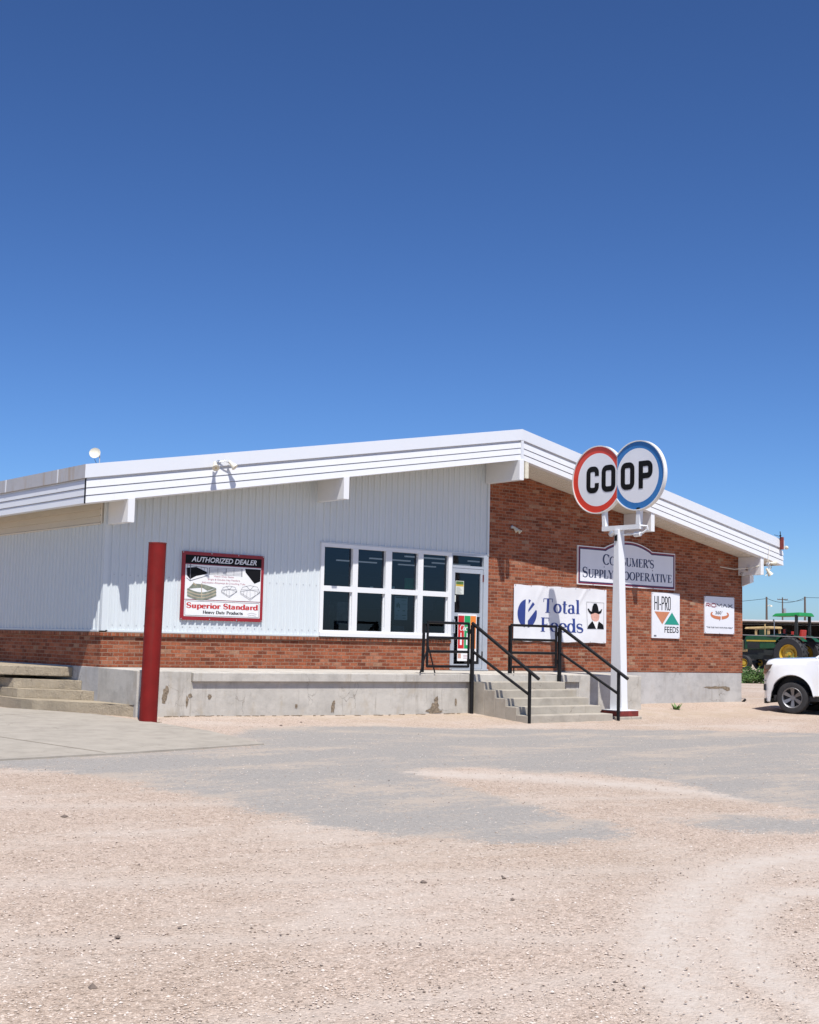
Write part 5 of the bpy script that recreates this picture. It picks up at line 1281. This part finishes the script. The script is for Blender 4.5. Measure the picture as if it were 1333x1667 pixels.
mb = MB(); mb.lathe([(0, 0), (.06, .0), (.09, .05), (.0, .06)], (1.1, .3, 2.40), (.8, .3, 0), 10); mb.tube([(1.1, .3, 1.7), (1.1, .3, 2.4)], .02, 6); mb.build('work_light', M['galv'], tr_)
MB().box(.55, .62, .20, .30, 1.8, 2.0).build('warning_lamp', M['seatred'], tr_)
MB().box(-.10, -.02, .60, .72, 1.75, 1.9).build('warning_lamp', M['seatred'], tr_)
thd = Vector((-.10, .995, 0)).normalized(); ang = math.atan2(thd.y, thd.x); tr_.rotation_euler = (0, 0, ang)
lyv = Vector((-math.sin(ang), math.cos(ang), 0))
# rear near wheel centre should sit at this point
TP = Vector((43.1, 16.02, 0)); tr_.location = TP - lyv*.75; tr_.location.z = 1.35-.82
# mounted implement behind the tractor
im = empty('hay_implement', (43.6, 12.9, .5), 'green pipe framed implement with a black tyre standing behind the green tractor', 'implement')
mb = MB()
bx_ = Vector((43.5, 13.5, 0))
for (a_, b_) in (((0, 1.2, .9), (0, -2.5, .8)), ((0, 1.0, 1.4), (0, -1.2, .6)), ((.3, .6, .5), (0, .2, 1.5)), ((0, -.4, .4), (.1, -.6, 1.4)), ((-.5, .8, .7), (.6, .4, .9)), ((-.4, -.6, 1.2), (.6, .9, 1.1)), ((0, -1.3, .3), (0, -1.5, 1.5)), ((-.3, .2, .45), (-.3, -2.4, 1.0))):
    mb.tube([bx_+Vector(a_)+Vector((0, 0, .4)), bx_+Vector(b_)+Vector((0, 0, .4))], .045, 7)
mb.build('frame', M['jdgreen'], im)
wheel(im, (43.3, 12.55, 1.45), (-.99, -.1, 0), .42, .3, .2, 'tyre')
tkx = MB().lathe([(0, -1.0), (.45, -.9), (.55, -.6), (.55, .6), (.45, .9), (0, 1)], (46.6, 11.2, 2.05), (0, 1, 0), 20).build('storage_tank', M['tank'], None, True)
tag(tkx, 'pale pink rounded tank lying beyond the implement at the right edge', 'tank')
for yy in (10.6, 11.8): pass
# second machine: faded yellow, behind
ym_ = empty('yellow_loader', (0, 0, 0), 'faded yellow cab tractor half hidden behind the green tractor and brick corner', 'loader')
mb = MB(); mb.hexa([(-.75, -.7, 2.16), (.75, -.7, 2.12), (.75, .7, 2.12), (-.75, .7, 2.16), (-.72, -.66, 2.28), (.7, -.66, 2.22), (.7, .66, 2.22), (-.72, .66, 2.28)]); mb.build('cab_roof', M['oldyellow'], ym_, bevel=.03)
mb = MB()
for sx_ in (-.62, .1):
    for sd_ in (-.6, .6): mb.box(sx_-.05, sx_+.05, sd_-.05, sd_+.05, 1.2, 2.14)
split(mb, 'cab_post', M['oldyellow'], ym_)
mb = MB(); mb.box(-.7, .7, -.62, .62, .9, 1.3); mb.hexa([(.7, -.35, .9), (2.2, -.32, .85), (2.2, .32, .85), (.7, .35, .9), (.7, -.35, 1.55), (2.2, -.3, 1.42), (2.2, .3, 1.42), (.7, .35, 1.55)]); mb.build('hood', M['oldyellow'], ym_, bevel=.04)
MB().box(-.60, -.06, .55, .58, 1.35, 2.1).build('cab_window', M['jdgreen'], ym_)
mb = MB(); mb.box(-.6, 2.1, -.3, .3, .4, .88); mb.build('engine', M['engine'], ym_)
for (x, R_) in ((-.3, .72), (1.8, .45)):
    for sd_ in (-1, 1): wheel(ym_, (x, sd_*.7, R_), (0, sd_, 0), R_, .36, R_*.5, rimmat='oldyellow')
mb = MB(); mb.tube([(2.3, .3, .9), (2.9, .3, 1.5), (3.2, .3, .7)], .08, 8); mb.tube([(2.3, -.3, .9), (2.9, -.3, 1.5), (3.2, -.3, .7)], .08, 8); mb.box(3.1, 3.5, -.9, .9, .3, .9); split(mb, 'loader_arm', M['oldyellow'], ym_)
ym_.rotation_euler = (0, 0, math.radians(97)); ym_.location = (49.3, 22.0, .50)

# ------------------------------------------------------------------ background shed, poles and wires
va = Vector((.817, .576, 0)); la = Vector((-.576, .817, 0))      # away, leftwards
sh = empty('open_shed', (75, 39, .6), 'long dark open fronted shed with a pale roof edge along the skyline', 'shed')
c0 = Vector((75.0, 39.0, 0))
def sp_(u, d_, z): q = c0+la*u+va*d_; return (q.x, q.y, z)
mb = MB(); U0, U1 = -22, 20
mb.hexa([sp_(U0, -.6, 3.66), sp_(U1, -.6, 3.66), sp_(U1, 10, 3.58), sp_(U0, 10, 3.58), sp_(U0, -.6, 3.76), sp_(U1, -.6, 3.76), sp_(U1, 10, 3.68), sp_(U0, 10, 3.68)]); mb.build('roof', M['shedroof'], sh)
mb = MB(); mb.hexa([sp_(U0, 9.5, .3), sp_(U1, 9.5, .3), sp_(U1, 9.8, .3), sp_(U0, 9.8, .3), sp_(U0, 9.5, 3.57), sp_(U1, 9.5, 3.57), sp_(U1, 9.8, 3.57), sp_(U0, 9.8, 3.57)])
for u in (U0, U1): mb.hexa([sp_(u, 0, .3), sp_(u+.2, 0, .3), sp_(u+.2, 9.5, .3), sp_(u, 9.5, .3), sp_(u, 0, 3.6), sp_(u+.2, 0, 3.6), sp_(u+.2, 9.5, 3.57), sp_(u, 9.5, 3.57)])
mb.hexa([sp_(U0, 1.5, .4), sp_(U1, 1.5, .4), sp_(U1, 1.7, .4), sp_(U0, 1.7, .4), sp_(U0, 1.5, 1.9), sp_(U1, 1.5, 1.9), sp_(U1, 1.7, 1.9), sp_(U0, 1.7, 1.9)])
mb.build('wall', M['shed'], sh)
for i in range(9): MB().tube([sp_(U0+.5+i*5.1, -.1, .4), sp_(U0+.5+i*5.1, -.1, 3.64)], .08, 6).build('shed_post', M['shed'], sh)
def gnd(p): return g(p[0], p[1])
def upole(top, label, arm=None, lamp=False):
    t = Vector(top); r = empty('utility_pole', (t.x, t.y, gnd(top)), label, 'utility pole', 'wooden utility poles behind the shed')
    MB().tube([(t.x, t.y, gnd(top)-.3), (t.x, t.y, t.z)], .14, 8, rs=[.17, .10]).build('pole', M['wood'], r, True)
    if arm:
        MB().hexa([tuple(t+la*s_*arm/2+va*q+Vector((0, 0, z))) for z in (-.42, -.30) for s_, q in ((-1, -.05), (1, -.05), (1, .05), (-1, .05))]).build('crossarm', M['wood'], r)
        mb = MB()
        for s_ in (-.9, -.5, .5, .9): mb.lathe([(.0, 0), (.04, 0), (.05, .08), (.03, .14), (0, .15)], t+la*s_*arm/2+Vector((0, 0, -.3)), (0, 0, 1), 8)
        split(mb, 'insulator', M['galv'], r)
        MB().lathe([(0, 0), (.22, 0), (.24, .3), (.22, .75), (0, .8)], t+Vector((0, 0, -2.6))-la*.35, (0, 0, 1), 12).build('transformer', M['galv'], r, True)
    if lamp:
        mb = MB(); p = t-la*.05+Vector((0, 0, -1.1)); mb.tube([p, p-la*.25+Vector((0, 0, .18)), p-la*.42+Vector((0, 0, .16))], .03, 6); mb.lathe([(0, .05), (.10, .03), (.15, -.12), (0, -.13)], p-la*.45+Vector((0, 0, .12)), (0, 0, 1), 10)
        mb.build('yard_lamp', M['lamp'], r, True)
    return r
upole((116.21, 69.75, 7.45), 'leftmost wooden pole with a small yard lamp above the shed roof', lamp=True)
upole((177.3, 110.38, 10.15), 'middle wooden pole with a crossarm seen above the tractor canopy', arm=1.7)
upole((119.59, 66.99, 7.57), 'rightmost wooden pole behind the tractor canopy posts')
def wire(a_, b_, sag, label):
    a_, b_ = Vector(a_), Vector(b_); pts = []
    for i in range(13): t = i/12; p = a_.lerp(b_, t); p.z -= sag*4*t*(1-t); pts.append(p)
    o = MB().tube(pts, .028, 4).build('overhead_wire', M['ink']); tag(o, label, 'wire')
PA = Vector((116.21, 69.75, 7.45)); PB = Vector((177.3, 110.38, 10.15)); PC = Vector((119.59, 66.99, 7.57))
wire(PA+Vector((0, 0, -.2)), PA+la*18+Vector((0, 0, -1.4)), .3, 'thin wire running left from the top of the leftmost pole to the brick wall')
wire(PA+Vector((0, 0, -.15)), PC+Vector((0, 0, -.1)), .55, 'sagging wire strung between the leftmost and rightmost poles')
wire(PB+Vector((0, 0, -.3)), PC+Vector((0, 0, -.3)), .3, 'thin wire from the crossarm pole down to the rightmost pole')
wire(PC+Vector((0, 0, -.1)), PC-la*18+Vector((0, 0, .8)), .3, 'thin wire leaving the rightmost pole towards the right edge')
wire(PA+la*18+Vector((0, 0, -4.1)), PA-la*2.3+Vector((0, 0, -3.0)), .4, 'low wire just above the shed roof left of the canopy')
wire(PA+la*18+Vector((0, 0, -4.8)), PA-la*2.5+Vector((0, 0, -3.4)), .35, 'lowest wire skimming the pale shed roof edge')

# pipe rail across the yard
pr_ = empty('pipe_rail', (22.3, 4.6, .25), 'single grey pipe rail crossing in front of the tractor at hood height', 'rail')
A_, B_ = Vector((22.0, 4.75, 2.01)), Vector((26.5, .55, 1.93))
MB().tube([A_, B_], .013, 8).build('rail', M['pipe'], pr_, True)
for q in (A_+Vector((-.0, .0, 0)), B_): MB().tube([(q.x, q.y, .1), (q.x, q.y, q.z+.05)], .05, 8).build('rail_post', M['galv'], pr_, True)

# ------------------------------------------------------------------ bush and weeds
def leaves(mb, cx, cy, z0_, rx, ry, h_, n, size, seed, blade=False):
    r = random.Random(seed); cl = [(r.uniform(-1, 1), r.uniform(-1, 1), r.uniform(.1, .9)) for _ in range(26)]
    for i in range(n):
        c_ = r.choice(cl); x = cx+(c_[0]*.8+r.gauss(0, .16))*rx; y = cy+(c_[1]*.8+r.gauss(0, .16))*ry; z = z0_+max(0.02, c_[2]+r.gauss(0, .13))*h_*(1-.25*abs(c_[0]))
        a_ = r.uniform(0, 6.28); e_ = r.uniform(-.4, 1.1); d_ = Vector((math.cos(a_)*math.cos(e_), math.sin(a_)*math.cos(e_), math.sin(e_))); s_ = d_.cross(Vector((r.gauss(0, 1), r.gauss(0, 1), r.gauss(0, 1)))).normalized()
        L_ = size*r.uniform(.6, 1.5); p = Vector((x, y, z)); mb.add([p, p+d_*L_*.5+s_*L_*.22, p+d_*L_, p+d_*L_*.5-s_*L_*.22], [(0, 1, 2, 3)])
bs_ = empty('bush', (31.8, 9.8, .3), 'leafy green bush growing between the brick corner and the truck', 'bush')
r = random.Random(5)
for nm, mt, sd_ in (('foliage', 'leaf', 1), ('foliage', 'leafdark', 2)):
    mb = MB()
    for (u, v_, h_, w_) in ((-1.5, .8, .55, .9), (-.6, .2, .62, .9), (.3, -.2, .66, .8), (1.1, -.6, .72, .7), (1.25, -.2, 1.0, .35), (-2.4, 1.2, .5, .9), (2.0, -1.2, .5, .8)):
        cc = Vector((32.4, 9.9, 0))-la*u*.9; leaves(mb, cc.x, cc.y+v_*.1, .22, w_*.62, w_*.62, h_, 1500, .085, 11+sd_*7+int(u*10))
    mb.build(nm, M[mt], bs_)
mb = MB()
for i in range(30): 
    x = 32.4+r.uniform(-1.3, 1.3); y = 9.9+r.uniform(-1.3, 1.3); mb.tube([(x, y, .2), (x+r.uniform(-.15, .15), y+r.uniform(-.15, .15), .6+.3*r.random())], .012, 5)
pass
wd = empty('weed', (13.49, -1.45, g(13.49, -1.45)), 'small green weed in the dirt below the right foundation wall', 'weed')
mb = MB(); r = random.Random(2)
for i in range(26):
    a_ = r.uniform(0, 6.28); d_ = Vector((math.cos(a_), math.sin(a_), .35+r.random())); p = Vector((13.49+r.uniform(-.05, .05), -1.45+r.uniform(-.05, .05), .15)); s_ = Vector((-d_.y, d_.x, 0))*.018; L_ = .07+.09*r.random()
    mb.add([p-s_, p+d_*L_*.5-s_*1.6, p+d_*L_, p+d_*L_*.5+s_*1.6, p+s_], [(0, 1, 2, 3, 4)])
mb.build('leaves', M['leaf'], wd)

S.render.engine = 'CYCLES'
